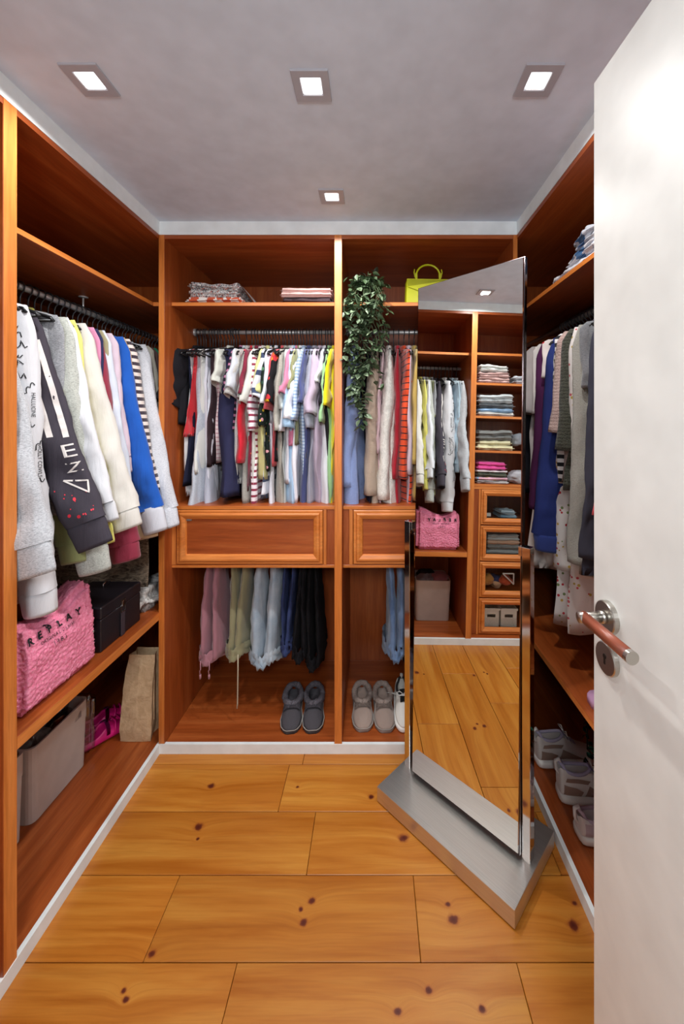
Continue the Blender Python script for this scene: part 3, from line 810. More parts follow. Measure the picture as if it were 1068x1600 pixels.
BG(-.742, 'lilac grey summer dress with a long hem', P('plain', 'b9bccb'), .82, name='summer_dress', cat='dress', sleeve=None, th=.02)
BG(-.722, 'dark brown strappy top with a gathered hem', P('plain', '3a2a30'), .60, name='strap_top', sleeve=None, th=.022)
BG(-.690, 'pale pink and cream striped tank top', P('stripe', 'dcc9cc', 'c296a0', p=.020, d=.7), .58, name='striped_tank_top', sleeve=None, th=.03, sw=.16)
BG(-.668, 'off white cap sleeved blouse beside the pink striped tank top', P('plain', 'c9cbc2'), .46, .12, .05, name='blouse', std=.028)
BG(-.622, 'navy blue sleeveless dress with a wide hem', P('plain', '2b2c4a'), .745, name='navy_dress', cat='dress', sleeve=None, th=.055, hw=.24, sw=.17)
BG(-.592, 'black and pink striped tee behind the navy dress', P('stripe', '2a2430', 'b87a9a', p=.03, d=.6), .50, .16, .05)
BG(-.574, 'pale grey tee with a drooping sleeve right of the navy dress', P('plain', 'c8ccd4'), .55, .15, .12, std=.028)
BG(-.556, 'light grey melange tee next to the bright red one', P('melange', 'c9c7c4', 'a9a7a4'), .68, .17, .10)
BG(-.534, 'bright red tee with small pale lettering', P('plain', 'cc2334'), .56, .42, .03, std=.026, w1=.06)
BG(-.520, 'stone grey knitted top whose wide hem shows left of the red print dress', P('melange', 'a9a8a0', '8a8a84'), .785, .18, .06, th=.032)
BG(-.500, 'maroon football style shirt with orange marks', P('print', '7c2238', s=30, r=.12, pal=('d8693c', 'e0b060', '7c2238')), .72, .17, .09)
BG(-.497, 'red dress with white swan like shapes along its low hem', P('print', 'cf2136', s=13, r=.36, pal=('ece6e8', 'cf2136', 'ece6e8')), .885, name='print_dress', cat='dress', sleeve=None, th=.022, hw=.17)
BG(-.478, 'white tee with maroon stripes seen on its low sleeve', P('stripe', 'e6dde2', '8a3048', p=.030, d=.62), .86, .30, .05, name='striped_tee', std=.028)
BG(-.455, 'cream tee with a long drooping sleeve', P('plain', 'd0cfc8'), .74, .20, .12, std=.026)
BG(-.434, 'pale yellow tee between the cream tee and the striped raglan', P('plain', 'd6d390'), .66, .16, .07)
BG(-.415, 'white raglan tee with slanting navy bands', P('stripe', 'dfe0e6', '34405e', p=.085, d=.70), .76, .18, .12, name='raglan_tee')
BG(-.402, 'black blouse with yellow and pink flowers', P('print', '18241f', s=42, r=.36, pal=('d8b83c', '2e4a3c', 'd9a0a8', '18241f', '507a5c')), .62, .28, .06, name='floral_blouse')
BG(-.382, 'white shirt hanging straight behind the floral blouse', P('plain', 'dadce6'), .83, .20, .06, name='shirt')
BG(-.360, 'black tee printed with yellow, orange and red shapes', P('print', '1c1a1e', s=24, r=.40, pal=('d9a820', 'c85a28', '1c1a1e', 'c03038')), .58, .20, .11, name='printed_tee')
BG(-.342, 'coral red top with a short straight hem', P('plain', 'd0545c'), .60, .22, .04)
BG(-.330, 'beige grey tee with a long loose hem', P('melange', 'b2ada2', '96928a'), .85, .30, .06, th=.026)
BG(-.305, 'pale grey tee beside the sky blue one', P('plain', 'b9bfbd'), .86, .22, .05)
BG(-.292, 'white gathered blouse with ruffled sleeve end', P('plain', 'e1e2ea'), .68, .30, .04, name='blouse')
BG(-.282, 'sky blue tee with a broad sleeve', P('plain', 'a4c2de'), .80, .29, .10, std=.032, w1=.085)
BG(-.272, 'pink tee whose sleeve ends above the grey one', P('plain', 'd87f9e'), .50, .17, .14, std=.02)
BG(-.268, 'olive beige tee, a narrow strip beside the pink one', P('plain', '8f9068'), .50, .15, .06)
BG(-.262, 'bright white tee with a long pointed sleeve', P('plain', 'e6e6ee'), .78, .26, .12, std=.026)
BG(-.252, 'light blue striped shirt with a dropped hem', P('stripe', 'c3d2e6', '8fa9cc', p=.016, d=.6), .87, .26, .05, name='shirt')
BG(-.240, 'indigo blue tee with a rounded low hem', P('plain', '474f7e'), .885, .20, .08, th=.034)
BG(-.232, 'slate grey tee whose sleeve hangs over the indigo one', P('plain', '9a9cac'), .80, .29, .08, std=.026)
BG(-.224, 'lilac tee with two layered sleeves', P('plain', 'b8a8bb'), .79, .24, .12, std=.036, th=.032)
BG(-.212, 'white top whose hem corner shows under the lilac tee', P('plain', 'dadbe2'), .875, .12, .03)
BG(-.206, 'black tee squeezed between the lilac and the mint one', P('plain', '2a2a2e'), .55, .20, .05)
BG(-.2035, 'mint green tee next to the yellow one', P('plain', '97c48c'), .80, .27, .09, std=.016)
BG(-.191, 'bright yellow tee, last on the rod by the middle divider', P('plain', 'dccb10'), .885, .21, .08, std=.024, th=.024, rz=0)
random.seed(5)
for i in range(46):
    if 14 < i < 19 and i % 2: continue
    x = -.925 + i * .0160 + random.uniform(-.003, .003)
    hanger((x, RB_Y, RB_Z), -pi / 2 + random.uniform(-.08, .12), 'black hanger on the rod above the short sleeved clothes', 'black hangers above the short sleeved clothes')
hanger((-.735, RB_Y, RB_Z + .004), -pi / 2 - .55, 'pale grey hanger turned askew among the black ones', None, 'grey')

# --- end wall, knitwear bay behind ivy and mirror
def KG(x, label, mat, hem, **k):
    k.setdefault('sl', .50); k.setdefault('out', .02); k.setdefault('name', 'knit_sweater'); k.setdefault('cat', 'sweater')
    k.setdefault('w1', .055); return BG(x, label, mat, hem, grp=G_K, **k)
KG(-.098, 'periwinkle blue knitted sweater hanging behind the ivy', P('knit', 'a4b8ec', '90a5dc', s=60), .86, th=.036, std=.040, rz=.0, hw=.20, sl=.66)
KG(-.030, 'navy dress in the shade between the blue and tan knits', P('plain', '2a2438'), .80, th=.012, sleeve=None)
KG(.005, 'tan fluffy knitted sweater with a rounded hem', P('knit', 'd6c0ac', 'c2ab96', s=60), .875, th=.034, std=.038, rz=.0, sl=.7)
KG(.045, 'pale pink shirt, a narrow strip beside the tan sweater', P('plain', 'd8b8c0'), .84, th=.010, std=.010)
KG(.080, 'white shaggy fleece jacket', P('fur', 'f6f3ec', 'd6d2ca', sc=(90, 90, 60)), .88, th=.034, std=.038, sl=.72, rz=0, name='fleece_jacket', cat='jacket')
KG(.126, 'dark red cardigan left of the orange striped knit', P('plain', 'a81e2e'), .84, th=.014, std=.022, sl=.62)
KG(.155, 'orange knit with thin black stripes', P('stripe', 'e2502a', '2a1c20', p=.030, d=.83), .84, th=.020, std=.026, sl=.62, name='striped_sweater')
KG(.185, 'pale lilac sweater with a loose hem', P('plain', 'cbb8c4'), .88, th=.020, std=.020, sl=.60)
KG(.212, 'mustard cardigan partly behind the mirror edge', P('plain', 'bfa258'), .76, th=.018, std=.026, sl=.55, name='cardigan')
KG(.245, 'olive grey printed top behind the mirror edge', P('print', '9a967c', s=14, r=.2, pal=('2a2a28', '9a967c')), .86, th=.02)
KG(.29, 'plum sweater hidden behind the mirror', P('plain', '5a3046'), .8)
random.seed(3)
for i in range(16):
    hanger((-.11 + i * .027, RB_Y, RB_Z), -pi / 2 + random.uniform(-.08, .08), 'black hanger on the rod behind the hanging ivy', 'black hangers on the rod behind the ivy')

# --- rod behind the door (aisle side is -X)
def RG(y, label, mat, hem=.7, sl=.2, out=.05, name='top', cat='shirt', rz=0, **k):
    k.setdefault('th', .02); k.setdefault('std', .026)
    return garment(name, label, cat, G_R, (RR_X, y * .90 + .09, RR_Z), pi + rz, mat, L=hem, sl=sl, out=out * .7, **k)
RG(1.84, 'taupe grey wide sleeved tee deep in the corner behind the mirror', P('plain', 'a39a98'), .62, .30, .07, 'tee', std=.05, w1=.10, th=.04)
RG(1.95, 'black tee beneath the taupe one in the corner', P('plain', '15131a'), .70, .2, .04, 'tee')
RG(1.82, 'white jersey top with a red flower near its rounded hem', P('print', 'dcd0c8', s=14, r=.24, pal=('dcd0c8', 'b02830', 'dcd0c8')), 1.02, .2, .05, th=.03, sleeve=None, collar=False, hw=.23)
RG(1.76, 'white shirt edge beside the purple velvet dress', P('plain', 'cfc8c4'), .72, .3, .02, 'shirt')
RG(1.72, 'dark purple velvet long sleeved dress', P('plain', '4a1c44'), .86, .70, .08, 'velvet_dress', 'dress', std=.046, w1=.06, sleeve='long')
RG(1.66, 'cream top with bold red brush print at the shoulder', P('print', 'e0d4cf', s=18, r=.4, pal=('c4202c', 'e0d4cf')), .74, .16, .02, std=.02)
RG(1.62, 'navy blue velour sweatshirt with a ribbed hem', P('plain', '28346f'), .86, .78, .05, 'velour_sweatshirt', 'sweater', std=.05, w0=.075, w1=.105, sleeve='long', cuff=P('plain', '2f3f80'), th=.04)
RG(1.585, 'white flowered night shirt hanging lowest on the rod', P('print', 'e2dcd8', s=55, r=.30, pal=('b8303a', 'c2a04a', 'e2dcd8', '7a8a58')), 1.16, .9, .02, 'night_shirt', std=.04, w0=.07, w1=.05, sleeve='long', th=.03, hw=.22)
RG(1.545, 'black and white striped tee at the shoulder of the pink knit', P('stripe', 'e4e0e0', '1c1c20', p=.03, d=.5), .60, .22, .02, 'striped_tee')
RG(1.515, 'pale pink cable knit sweater with a wide short sleeve', P('knit', 'd3b6ae', 'bfa098', s=26), .60, .38, .06, 'cable_sweater', 'sweater', std=.04, w1=.075)
RG(1.470, 'dark olive cable knit sweater', P('knit', '55564a', '3c3d34', s=26), .62, .44, .05, 'cable_sweater', 'sweater', std=.034, w1=.075)
RG(1.430, 'flowered white blouse sleeve hanging beside the grey knit', P('print', 'd9d2cf', s=55, r=.28, pal=('c05058', 'd9d2cf', 'b09a48')), 1.12, .88, .03, 'blouse', sleeve='long', std=.03, w1=.045)
RG(1.395, 'grey beige boucle cardigan with a long narrow sleeve', P('knit', 'aeaba2', '918e86', s=60), .90, .82, .07, 'boucle_cardigan', 'sweater', std=.034, w1=.05, sleeve='long')
RG(1.345, 'mid grey jersey next to the door edge', P('melange', '77787c', '606266'), .70, .22, .0, 'jersey_tee')
RG(1.315, 'dark slate sweatshirt hanging beside the door edge', P('plain', '3a3a46'), .88, .78, .07, 'sweatshirt', 'sweater', std=.022, w1=.05, w0=.06, sleeve='long')
RG(1.20, 'red striped top with a yellow edge at the door edge', P('stripe', 'c02838', 'c89a28', p=.12, d=.6), .84, .62, .05, 'striped_tee', sleeve='long', std=.02)
# orange printed garment with a straw coloured waistband, low by the door edge
random.seed(9)
for i in range(24):
    hanger((RR_X, 1.26 + i * .027, RR_Z), pi + random.uniform(-.1, .1), 'black hanger on the rod behind the white door', 'black hangers behind the door')
#PART4
# ------------------------------------------------------------------ trousers on the low rods
RZ2 = .79
def leg_slab(rnd, x0, x1, z0, z1, th, waist=False, yc=0.0):
    pass
def trousers(x, w_, label, mat, z1, wb, strings=0, rz=0, name='trousers', crumple=.004, band=None, yo=0, dark=False):
    """hung by the hems: the two legs side by side run down to the waistband"""
    GSEED[0] += 1; rnd = random.Random(GSEED[0])
    t = thing(name, label, 'trousers', (x, RB_Y + yo, 0), rz, 'trousers on the low rod')
    H0 = .775; ln = H0 - z1; n = 28
    for s_ in (-1, 1):
        rings = []; p = rnd.uniform(0, 6)
        for i in range(19):
            v = i / 18; q = []
            wx = w_ * (.30 + .16 * v); cx = s_ * w_ * (.26 + .06 * v) + .01 * s_ * sin(3 * v + p); dy = .07 + .08 * v
            for j in range(n):
                a = 2 * pi * j / n
                xx = cx + wx * .75 * cos(a) * (1 + .12 * sin(3 * a + p + 5 * v)); yy = dy * sin(a)
                nz = NZ.noise(Vector((cos(a) * 2 + p, sin(a) * 2, v * 7 + p))) * (.006 + .02 * max(0, v - .75))
                q.append((xx + nz, yy + nz, H0 - ln * v * (1 - .0) + .004 * sin(5 * a)))
            rings.append(q)
        bm = bmesh.new(); rings_mesh(bm, rings, True, True); link('leg', bm, mat, t, True)
    bm = bmesh.new(); rings = []
    for dz, g in ((.045, .96), (.03, 1.0), (.015, .98), (0, 1.04), (-.012, 1.0), (-.018, .9), (0, .85)):
        q = []
        for j in range(48):
            a = 2 * pi * j / 48
            q.append((w_ * .78 * g * cos(a) + .006 * sin(7 * a + dz * 200), .16 * g * sin(a) + .004 * sin(9 * a), z1 + dz + .010 * sin(5 * a + rnd.random() * .3) + crumple * sin(23 * a)))
        rings.append(q)
    rings_mesh(bm, rings); link('waistband', bm, band or mat, t, True)
    for k in range(strings):
        bm = bmesh.new(); sx = (-.25 + .5 * k) * w_; L_ = strings_len[k]
        tube(bm, [(sx, -.165, z1 + .01), (sx + .003, -.172, z1 - .03), (sx - .002, -.17, z1 - L_ * .6), (sx + .002, -.172, z1 - L_)], .0028, 6)
        tube(bm, [(sx + .002, -.172, z1 - L_ + .008), (sx + .002, -.172, z1 - L_ - .012)], .005, 6)
        link('drawstring', bm, band or mat, t, True)
    return t
strings_len = (.06, .06)
LDEN = fb('denim', '93a8bc', 'b9c4cd'); MDEN = fb('denim', '4c6690', '7f98bb'); DDEN = fb('denim', '2a3358', '3c4a78')
trousers(-.815, .085, 'dusty pink jogging trousers with drawstrings, first on the low rod', fb('plain', 'a87580'), .33, 0, 2)
trousers(-.685, .085, 'khaki green jogging trousers with one long drawstring', fb('plain', '8f8a6a'), .35, 0, 0)
bm = bmesh.new(); tube(bm, [(-.655, RB_Y - .165, .37), (-.652, RB_Y - .175, .30), (-.655, RB_Y - .172, .14), (-.657, RB_Y - .173, .115)], .0032, 6)
ds = link('drawstring', bm, fb('plain', 'b8ad92'), [o for o in bpy.data.objects if o.get('label', '').startswith('khaki green jogging')][0], True)
ds.matrix_parent_inverse = Matrix.Translation((.685, -RB_Y, 0))
trousers(-.548, .115, 'pale washed jeans with a frayed gathered waistband', LDEN, .315, 0, 0, crumple=.009, name='jeans')
trousers(-.430, .052, 'dark blue jeans hanging between the pale jeans and the black trousers', DDEN, .375, 0, 0, name='jeans')
trousers(-.365, .060, 'black trousers next to the dark blue jeans', fb('plain', '121116'), .34, 0, 0)
trousers(-.300, .060, 'black trousers nearest the middle divider, hanging lowest', fb('plain', '0f0e12'), .30, 0, 0)
trousers(.112, .080, 'mid blue jeans with frayed hems hanging beside the mirror post', MDEN, .345, 0, 0, crumple=.008, name='jeans')
trousers(.205, .060, 'black trousers in the shade behind the mirror post', fb('plain', '15141a'), .28, 0, 0)

# ------------------------------------------------------------------ shoes
def shoe_body(Ln, W, stations, rimf=.86, thick=.006):
    """stations: (s, halfwidth factor, z_low, z_top, open depth 0..1, xshift). toe at s=1, heel at s=0; x along length"""
    rings = []
    for s, wf, zl, zt, op, sh in stations:
        hw = W * wf; r = []
        # outer: bottom centre -> side -> rim
        r.append((0, zl)); r.append((hw * .75, zl)); r.append((hw, zl + (zt - zl) * .25)); r.append((hw * .98, zl + (zt - zl) * .6)); 
        rim = hw * (rimf if op > 0 else .55)
        r.append((rim, zt - (0 if op > 0 else (zt - zl) * .10))); ir = rim - thick
        zin = zt - (zt - zl - .010) * op
        if op > 0:
            r.append((ir, zt + .001)); r.append((ir * .9, (zt + zin) / 2)); r.append((ir * .75, zin)); r.append((0, zin))
        else:
            r.append((rim * .8, zt - (zt - zl) * .05)); r.append((rim * .55, zt - (zt - zl) * .02)); r.append((rim * .3, zt)); r.append((0, zt))
        full = r + [(-x, z) for x, z in r[-2:0:-1]]
        rings.append([(s * Ln, x + sh, z) for x, z in full])
    bm = bmesh.new(); rings_mesh(bm, rings, True, True)
    bmesh.ops.recalc_face_normals(bm, faces=bm.faces); return bm
def subd(o, lv=1):
    m = o.modifiers.new('smooth', 'SUBSURF'); m.levels = lv; m.render_levels = lv; return o
def slipper(x, y, z, rz, mat, fur, sole, label, closed_heel=False, Ln=.25):
    t = thing('slipper', label, 'slipper', (x, y, z), rz)
    W = .050
    sl = [(.0, .55), (.04, .78), (.2, .86), (.45, .85), (.7, 1.0), (.88, .88), (.97, .6), (1.0, .35)]
    bm = bmesh.new(); rings = []
    for s, wf in sl:
        rings.append([(s * Ln, W * 1.04 * wf * a, zz) for a, zz in ((-.9, 0), (.9, 0), (1, .004), (1, .014), (.95, .017), (-.95, .017), (-1, .014), (-1, .004))])
    rings_mesh(bm, rings, True, True); link('sole', bm, sole, t, True)
    st = [(.0, .5, .012, .050, 0, 0), (.03, .72, .012, .060, .6, 0), (.12, .84, .012, .062, .9, 0), (.3, .84, .012, .062, .92, 0), (.48, .86, .012, .066, .9, 0), (.55, .9, .012, .068, .3, 0),
          (.62, .95, .012, .066, 0, 0), (.75, .98, .012, .055, 0, 0), (.88, .85, .012, .042, 0, 0), (.96, .6, .012, .032, 0, 0), (1.0, .3, .012, .022, 0, 0)]
    subd(link('upper', shoe_body(Ln, W, st), mat, t, True), 2)
    # lumpy fleece collar round the opening
    P_ = []
    for k in range(41):
        a = 2 * pi * k / 40; P_.append((Ln * (.31 + .29 * cos(a)), W * .80 * sin(a) * (1 - .12 * cos(a)), .066 + .006 * cos(a * 2)))
    bm = bmesh.new(); rnd = random.Random(int(x * 1000)); rings = []
    P_ = [Vector(p) for p in P_]
    tube(bm, P_, .012, 12, rr=[.0125 + .0035 * rnd.random() for _ in P_])
    for v in bm.verts: v.co += v.normal * 0 + Vector((NZ.noise(v.co * 130), NZ.noise(v.co * 130 + Vector((5, 0, 0))), NZ.noise(v.co * 130 + Vector((0, 9, 0))))) * .004
    link('fleece_collar', bm, fur, t, True)
    bm = bmesh.new(); rings = []
    P2 = [Vector((Ln * (.10 + .0 * k), 0, 0)) for k in range(2)]
    for k in range(13):   # folded fleece flap on the instep
        a = pi * k / 12; rings.append([(Ln * (.60 + .10 * u) , W * .80 * cos(a), .052 + .030 * sin(a) * (1 - .35 * u) + .004 * NZ.noise(Vector((k, u * 3, x * 50)))) for u in (-.2, .2, .6, 1.0)])
    rings_mesh(bm, rings, loop=False); bmesh.ops.solidify(bm, geom=bm.faces[:], thickness=.007)
    link('fleece_flap', bm, fur, t, True)
    # stitching round the sole
    P3 = [Vector((Ln * s, W * 1.045 * wf, .017)) for s, wf in sl] + [Vector((Ln * s, -W * 1.045 * wf, .017)) for s, wf in sl[::-1]]
    bm = bmesh.new(); tube(bm, P3, .002, 5); link('welt_stitching', bm, fb('plain', '9a938c'), t, True)
    return t
SG = fb('plain', '4a474c'); FG = fb('fur', '6e6a72', '3e3b42', sc=(160, 160, 160)); SB_ = fb('plain', '9d8a80'); FBg = fb('fur', 'a89890', '75665e', sc=(160, 160, 160))
slipper(-.418, 2.062, ZF, -pi / 2 + .13, SG, FG, plain('slipper_sole_grey', '3c3a3c', .8), 'dark grey fleece lined slipper on the bottom board, the one farther from the divider')
slipper(-.308, 2.065, ZF, -pi / 2 + .10, SG, FG, plain('slipper_sole_grey', '3c3a3c', .8), 'dark grey fleece lined slipper turned slightly, the one closer to the divider')
slipper(-.062, 2.075, ZF, -pi / 2 + .06, SB_, FBg, plain('slipper_sole_beige', '8f8078', .8), 'beige grey fleece slipper next to the middle divider')
slipper(.043, 2.070, ZF, -pi / 2 + .06, SB_, FBg, plain('slipper_sole_beige', '8f8078', .8), 'beige grey fleece slipper between its twin and the mirror post')

def sneaker(x, y, z, rz, label, c_up, c_pan, c_lin, high=True, Ln=.27, lace='e9e6e2', sole='ece9e4'):
    t = thing('sneaker', label, 'shoe', (x, y, z), rz); W = .047; hh = .115 if high else .078
    sl = [(-.01, .5), (.03, .80), (.2, .92), (.45, .92), (.7, 1.06), (.88, .95), (.97, .65), (1.01, .4)]
    bm = bmesh.new(); rings = []
    for s, wf in sl:
        th_ = .034 - .008 * s
        rings.append([(s * Ln, W * 1.06 * wf * a, zz) for a, zz in ((-.9, 0), (.9, 0), (.98, .006), (1.02, th_ * .6), (.97, th_), (-.97, th_), (-1.02, th_ * .6), (-.98, .006))])
    rings_mesh(bm, rings, True, True); subd(link('sole', bm, plain('sneaker_sole_' + sole, sole, .6), t, True), 1)
    h2 = hh + .012
    st = [(.0, .5, .022, h2, 0, 0), (.02, .70, .022, h2, .55, 0), (.10, .80, .022, hh, .85, 0), (.22, .80, .022, hh - .016, .88, 0), (.36, .80, .022, hh - .006, .85, 0), (.43, .82, .022, hh + .004, .4, 0),
          (.48, .84, .022, hh - .010, 0, 0), (.60, .90, .022, .082, 0, 0), (.72, .98, .022, .064, 0, 0), (.86, .88, .022, .050, 0, 0), (.96, .6, .022, .040, 0, 0), (1.0, .35, .022, .032, 0, 0)]
    up = subd(link('upper', shoe_body(Ln, W, st, .68 if high else .78), plain('sneaker_' + c_up, c_up, .6), t, True), 2)
    dg = bpy.context.evaluated_depsgraph_get(); me = bpy.data.meshes.new_from_object(up.evaluated_get(dg)); up.modifiers.clear(); old = up.data; up.data = me
    for p in me.polygons: p.use_smooth = True
    tr = bvh([up])
    for sd in (-1, 1):
        def panel(nm, pts, m, off=.0014):
            bm = bmesh.new(); vs = [bm.verts.new((Ln * s, sd * .09, zz)) for s, zz in pts]; bm.faces.new(vs)
            bmesh.ops.triangulate(bm, faces=bm.faces[:]); bmesh.ops.subdivide_edges(bm, edges=bm.edges[:], cuts=5, use_grid_fill=True); bmesh.ops.triangulate(bm, faces=bm.faces[:])
            o = link(nm, bm, m, t, True); project(o, tr, (0, sd, 0), off)
        sue = plain('suede_' + c_pan, c_pan, .85)
        panel('side_panel', [(.32, .034), (.56, .034), (.72, .034), (.54, .056), (.38, .076), (.35, .056)], sue)
        panel('heel_panel', [(.04, .034), (.27, .034), (.30, .054), (.20, .066), (.04, .074)], sue)
        if high: panel('ankle_panel', [(.06, .084), (.36, .080), (.40, .092), (.08, .096)], sue, .0016)
    bm = bmesh.new(); tube(bm, [(.006, 0, hh - .030), (-.008, 0, hh - .010), (-.010, 0, hh + .022), (.004, 0, hh + .030), (.012, 0, hh + .014)], .0045, 8, 1.8); link('pull_tab', bm, plain('sneaker_' + c_up, c_up, .6), t, True)
    # padded collar
    P_ = []
    for k in range(29):
        a = 2 * pi * k / 28; P_.append(Vector((Ln * (.235 + .205 * cos(a)), W * (.54 if high else .62) * sin(a), hh + .004 - .012 * sin(a) ** 2 + (.012 if cos(a) < -.8 else 0))))
    bm = bmesh.new(); tube(bm, P_, .006, 10, caps=False); link('padded_collar', bm, plain('lining_' + c_lin, c_lin, .9), t, True)
    bm = bmesh.new()
    P_ = [Vector((Ln * s, 0, zz)) for s, zz in ((.40, hh + .022), (.45, hh + .008), (.50, hh - .008), (.58, .090), (.64, .080))]
    rings = [[p + Vector((0, yy, -abs(yy) * .25)) for yy in (-.018, -.009, 0, .009, .018)] for p in P_]
    rings_mesh(bm, rings, loop=False); bmesh.ops.solidify(bm, geom=bm.faces[:], thickness=.005); link('tongue', bm, plain('lining_' + c_lin, c_lin, .9), t, True)
    for k in range(5):
        s = .47 + .052 * k; zz = hh - .004 - (s - .45) * .22 if high else hh + .004 - (s - .45) * .16
        bm = bmesh.new(); tube(bm, [(Ln * s, -.026, zz - .012), (Ln * (s + .01), -.012, zz + .002), (Ln * (s + .02), .012, zz + .002), (Ln * (s + .03), .026, zz - .012)], .0028, 6, .6)
        link('lace', bm, plain('lace_' + lace, lace, .8), t, True)
    bm = bmesh.new(); a0 = Vector((Ln * .47, 0, hh + .006))
    for sg in (-1, 1): tube(bm, [a0, a0 + Vector((.0, .018 * sg, .014)), a0 + Vector((-.004, .035 * sg, .006)), a0 + Vector((.004, .022 * sg, -.004)), a0], .0024, 6)
    link('lace_bow', bm, plain('lace_' + lace, lace, .8), t, True)
    return t
sneaker(.690, 1.665, ZF, .10, 'white and taupe high top sneaker, the farthest from the door', 'dad2cc', '9a8072', 'b8b0c8')
sneaker(.715, 1.515, ZF, -.06, 'white and taupe high top sneaker with its laces hanging over, second from the corner', 'eeeae6', 'a5887a', 'b9b4d4')
sneaker(.712, 1.365, ZF, .06, 'low white sneaker with pale lilac panels beside the taupe high tops', 'e4dedd', 'c8b4bc', 'c7b2c4', False)
sneaker(.715, 1.235, ZF, .02, 'low grey and white sneaker cut off by the door edge', 'd8d4d2', 'b9b2b0', '9a9498', False)
sneaker(.150, 2.09, ZF, -pi / 2, 'white sneaker half hidden by the mirror post', 'dcd8d0', 'cfcac2', '2a2a2c', False)
# sandals on the low shelf by the door
def sandal(x, y, z, rz, label, c1, c2, toe=None):
    t = thing('sandal', label, 'shoe', (x, y, z), rz); Ln, W = .23, .042
    bm = bmesh.new(); rings = []
    for s, wf in ((0, .5), (.05, .75), (.3, .8), (.6, .95), (.8, 1), (.94, .75), (1, .4)):
        rings.append([(s * Ln, W * wf * a, zz) for a, zz in ((-.95, 0), (.95, 0), (1, .012), (.95, .026), (-.95, .026), (-1, .012))])
    rings_mesh(bm, rings, True, True); link('footbed', bm, plain('sandal_' + c1, c1, .6), t, True)
    bm = bmesh.new(); rings = []
    for k in range(11):
        a = pi * k / 10; rings.append([(Ln * s, W * 1.0 * cos(a), .022 + .034 * sin(a)) for s in (.58, .68, .78)])
    rings_mesh(bm, rings, loop=False); bmesh.ops.solidify(bm, geom=bm.faces[:], thickness=.004); link('strap', bm, plain('strap_' + c2, c2, .6), t, True)
    return t
sandal(.905, 1.20, .607, pi - .1, 'lilac pink sandal with a teal strap on the low shelf beside the door', 'c79ac0', '5a9a98')
sandal(.90, 1.11, .607, pi, 'black sandal on the low shelf at the door edge', '1c1a20', '26242a')
t = thing('clogs', 'bright pink clog with a purple strap beside the grey white box', 'shoe', (-1.30, 1.70, ZF), .95)
st = [(.0, .5, .006, .030, 0, 0), (.05, .72, .006, .036, .5, 0), (.2, .84, .006, .034, .5, 0), (.42, .86, .006, .040, .5, 0), (.5, .9, .006, .062, .3, 0), (.62, .98, .006, .064, 0, 0), (.78, 1.0, .006, .055, 0, 0), (.92, .8, .006, .040, 0, 0), (1.0, .4, .006, .022, 0, 0)]
t.name = 'clog'
MP = plain('pink_rubber', 'd81a78', .4)
subd(link('clog_shell', shoe_body(.20, .046, st), MP, t, True), 2)
bm = bmesh.new(); rings = []
for k in range(11):
    a = pi * k / 10; rings.append([(.24 * (.50 + .02 * sin(a)) - u, .048 * cos(a), .038 + .038 * sin(a)) for u in (0, .014)])
rings_mesh(bm, rings, loop=False); bmesh.ops.solidify(bm, geom=bm.faces[:], thickness=.004); link('strap', bm, plain('purple_rubber', 'b83a9c', .5), t, True)
bm = bmesh.new()
for k in range(4): tube(bm, [(.14 + .022 * k, -.05 + .004 * k, .030), (.15 + .022 * k, -.025, .066 - .004 * k), (.15 + .022 * k, .025, .066 - .004 * k), (.14 + .022 * k, .05 - .004 * k, .030)], .004, 6)
link('shell_ridge', bm, MP, t, True)
t2 = copy_tree(t); t2.location = (-1.37, 1.80, ZF); t2.rotation_euler = (0, 0, .7); t2['label'] = 'bright pink clog tucked behind its twin near the paper bag'

# ------------------------------------------------------------------ pink fleece bag
def grid_box(x0, x1, y0, y1, z0, z1, st, rad=.02):
    bm = bmesh.new(); BX(bm, x0, x1, y0, y1, z0, z1)
    bmesh.ops.bevel(bm, geom=bm.edges[:], offset=rad, segments=3, affect='EDGES')
    while True:
        es = [e for e in bm.edges if e.calc_length() > st]
        if not es: break
        bmesh.ops.subdivide_edges(bm, edges=es, cuts=1, use_grid_fill=True)
        if len(bm.verts) > 30000: break
    bmesh.ops.triangulate(bm, faces=[f for f in bm.faces if len(f.verts) > 4])
    return bm
bag = thing('fleece_bag', 'pink teddy fleece tote bag with black embroidered lettering on the shelf', 'bag', (0, 0, 0))
bm = grid_box(-1.125, -.995, 1.105, 1.410, .640, .905, .0055, .022)
bm.normal_update()
for v in bm.verts:
    n_ = NZ.noise(v.co * 170) * .006 + NZ.noise(v.co * 18) * .004
    c = v.co; f = (c.z - .64) / .265
    c += v.normal * (n_ + .002)
    if f > .6:  # mouth pinched in the middle, corner standing up
        u = (c.y - 1.105) / .305; c.z += (.030 * u ** 3 - .035 * sin(pi * min(1, u * 1.15)) ** 2) * (f - .6) / .4
        c.x += (-1.06 - c.x) * .35 * (f - .6) / .4
    if c.z < .639: c.z = .639
PKF = fb('fur', 'fba3bd', 'ea6f95', sc=(150, 150, 150))
bb = link('bag_body', bm, PKF, bag, True)
tr = bvh([bb]); NB = (1, 0, 0); R_, U_ = (0, 1, 0), (0, 0, 1)
for k, ch in enumerate('REPLAY'):
    text_mesh('embroidered_letter', ch, .029, (-.93, 1.138 + .037 * k, .842), R_, U_, M_ink, bag, tr, NB, 2, .0055, bold=.0012)
text_mesh('embroidered_line', 'ORIGINAL DENIM', .014, (-.93, 1.235, .822), R_, U_, M_ink, bag, tr, NB, 0, .0055, 1.2)
text_mesh('embroidered_line', '1981', .019, (-.93, 1.235, .798), R_, U_, M_ink, bag, tr, NB, 0, .0055, 1.5)

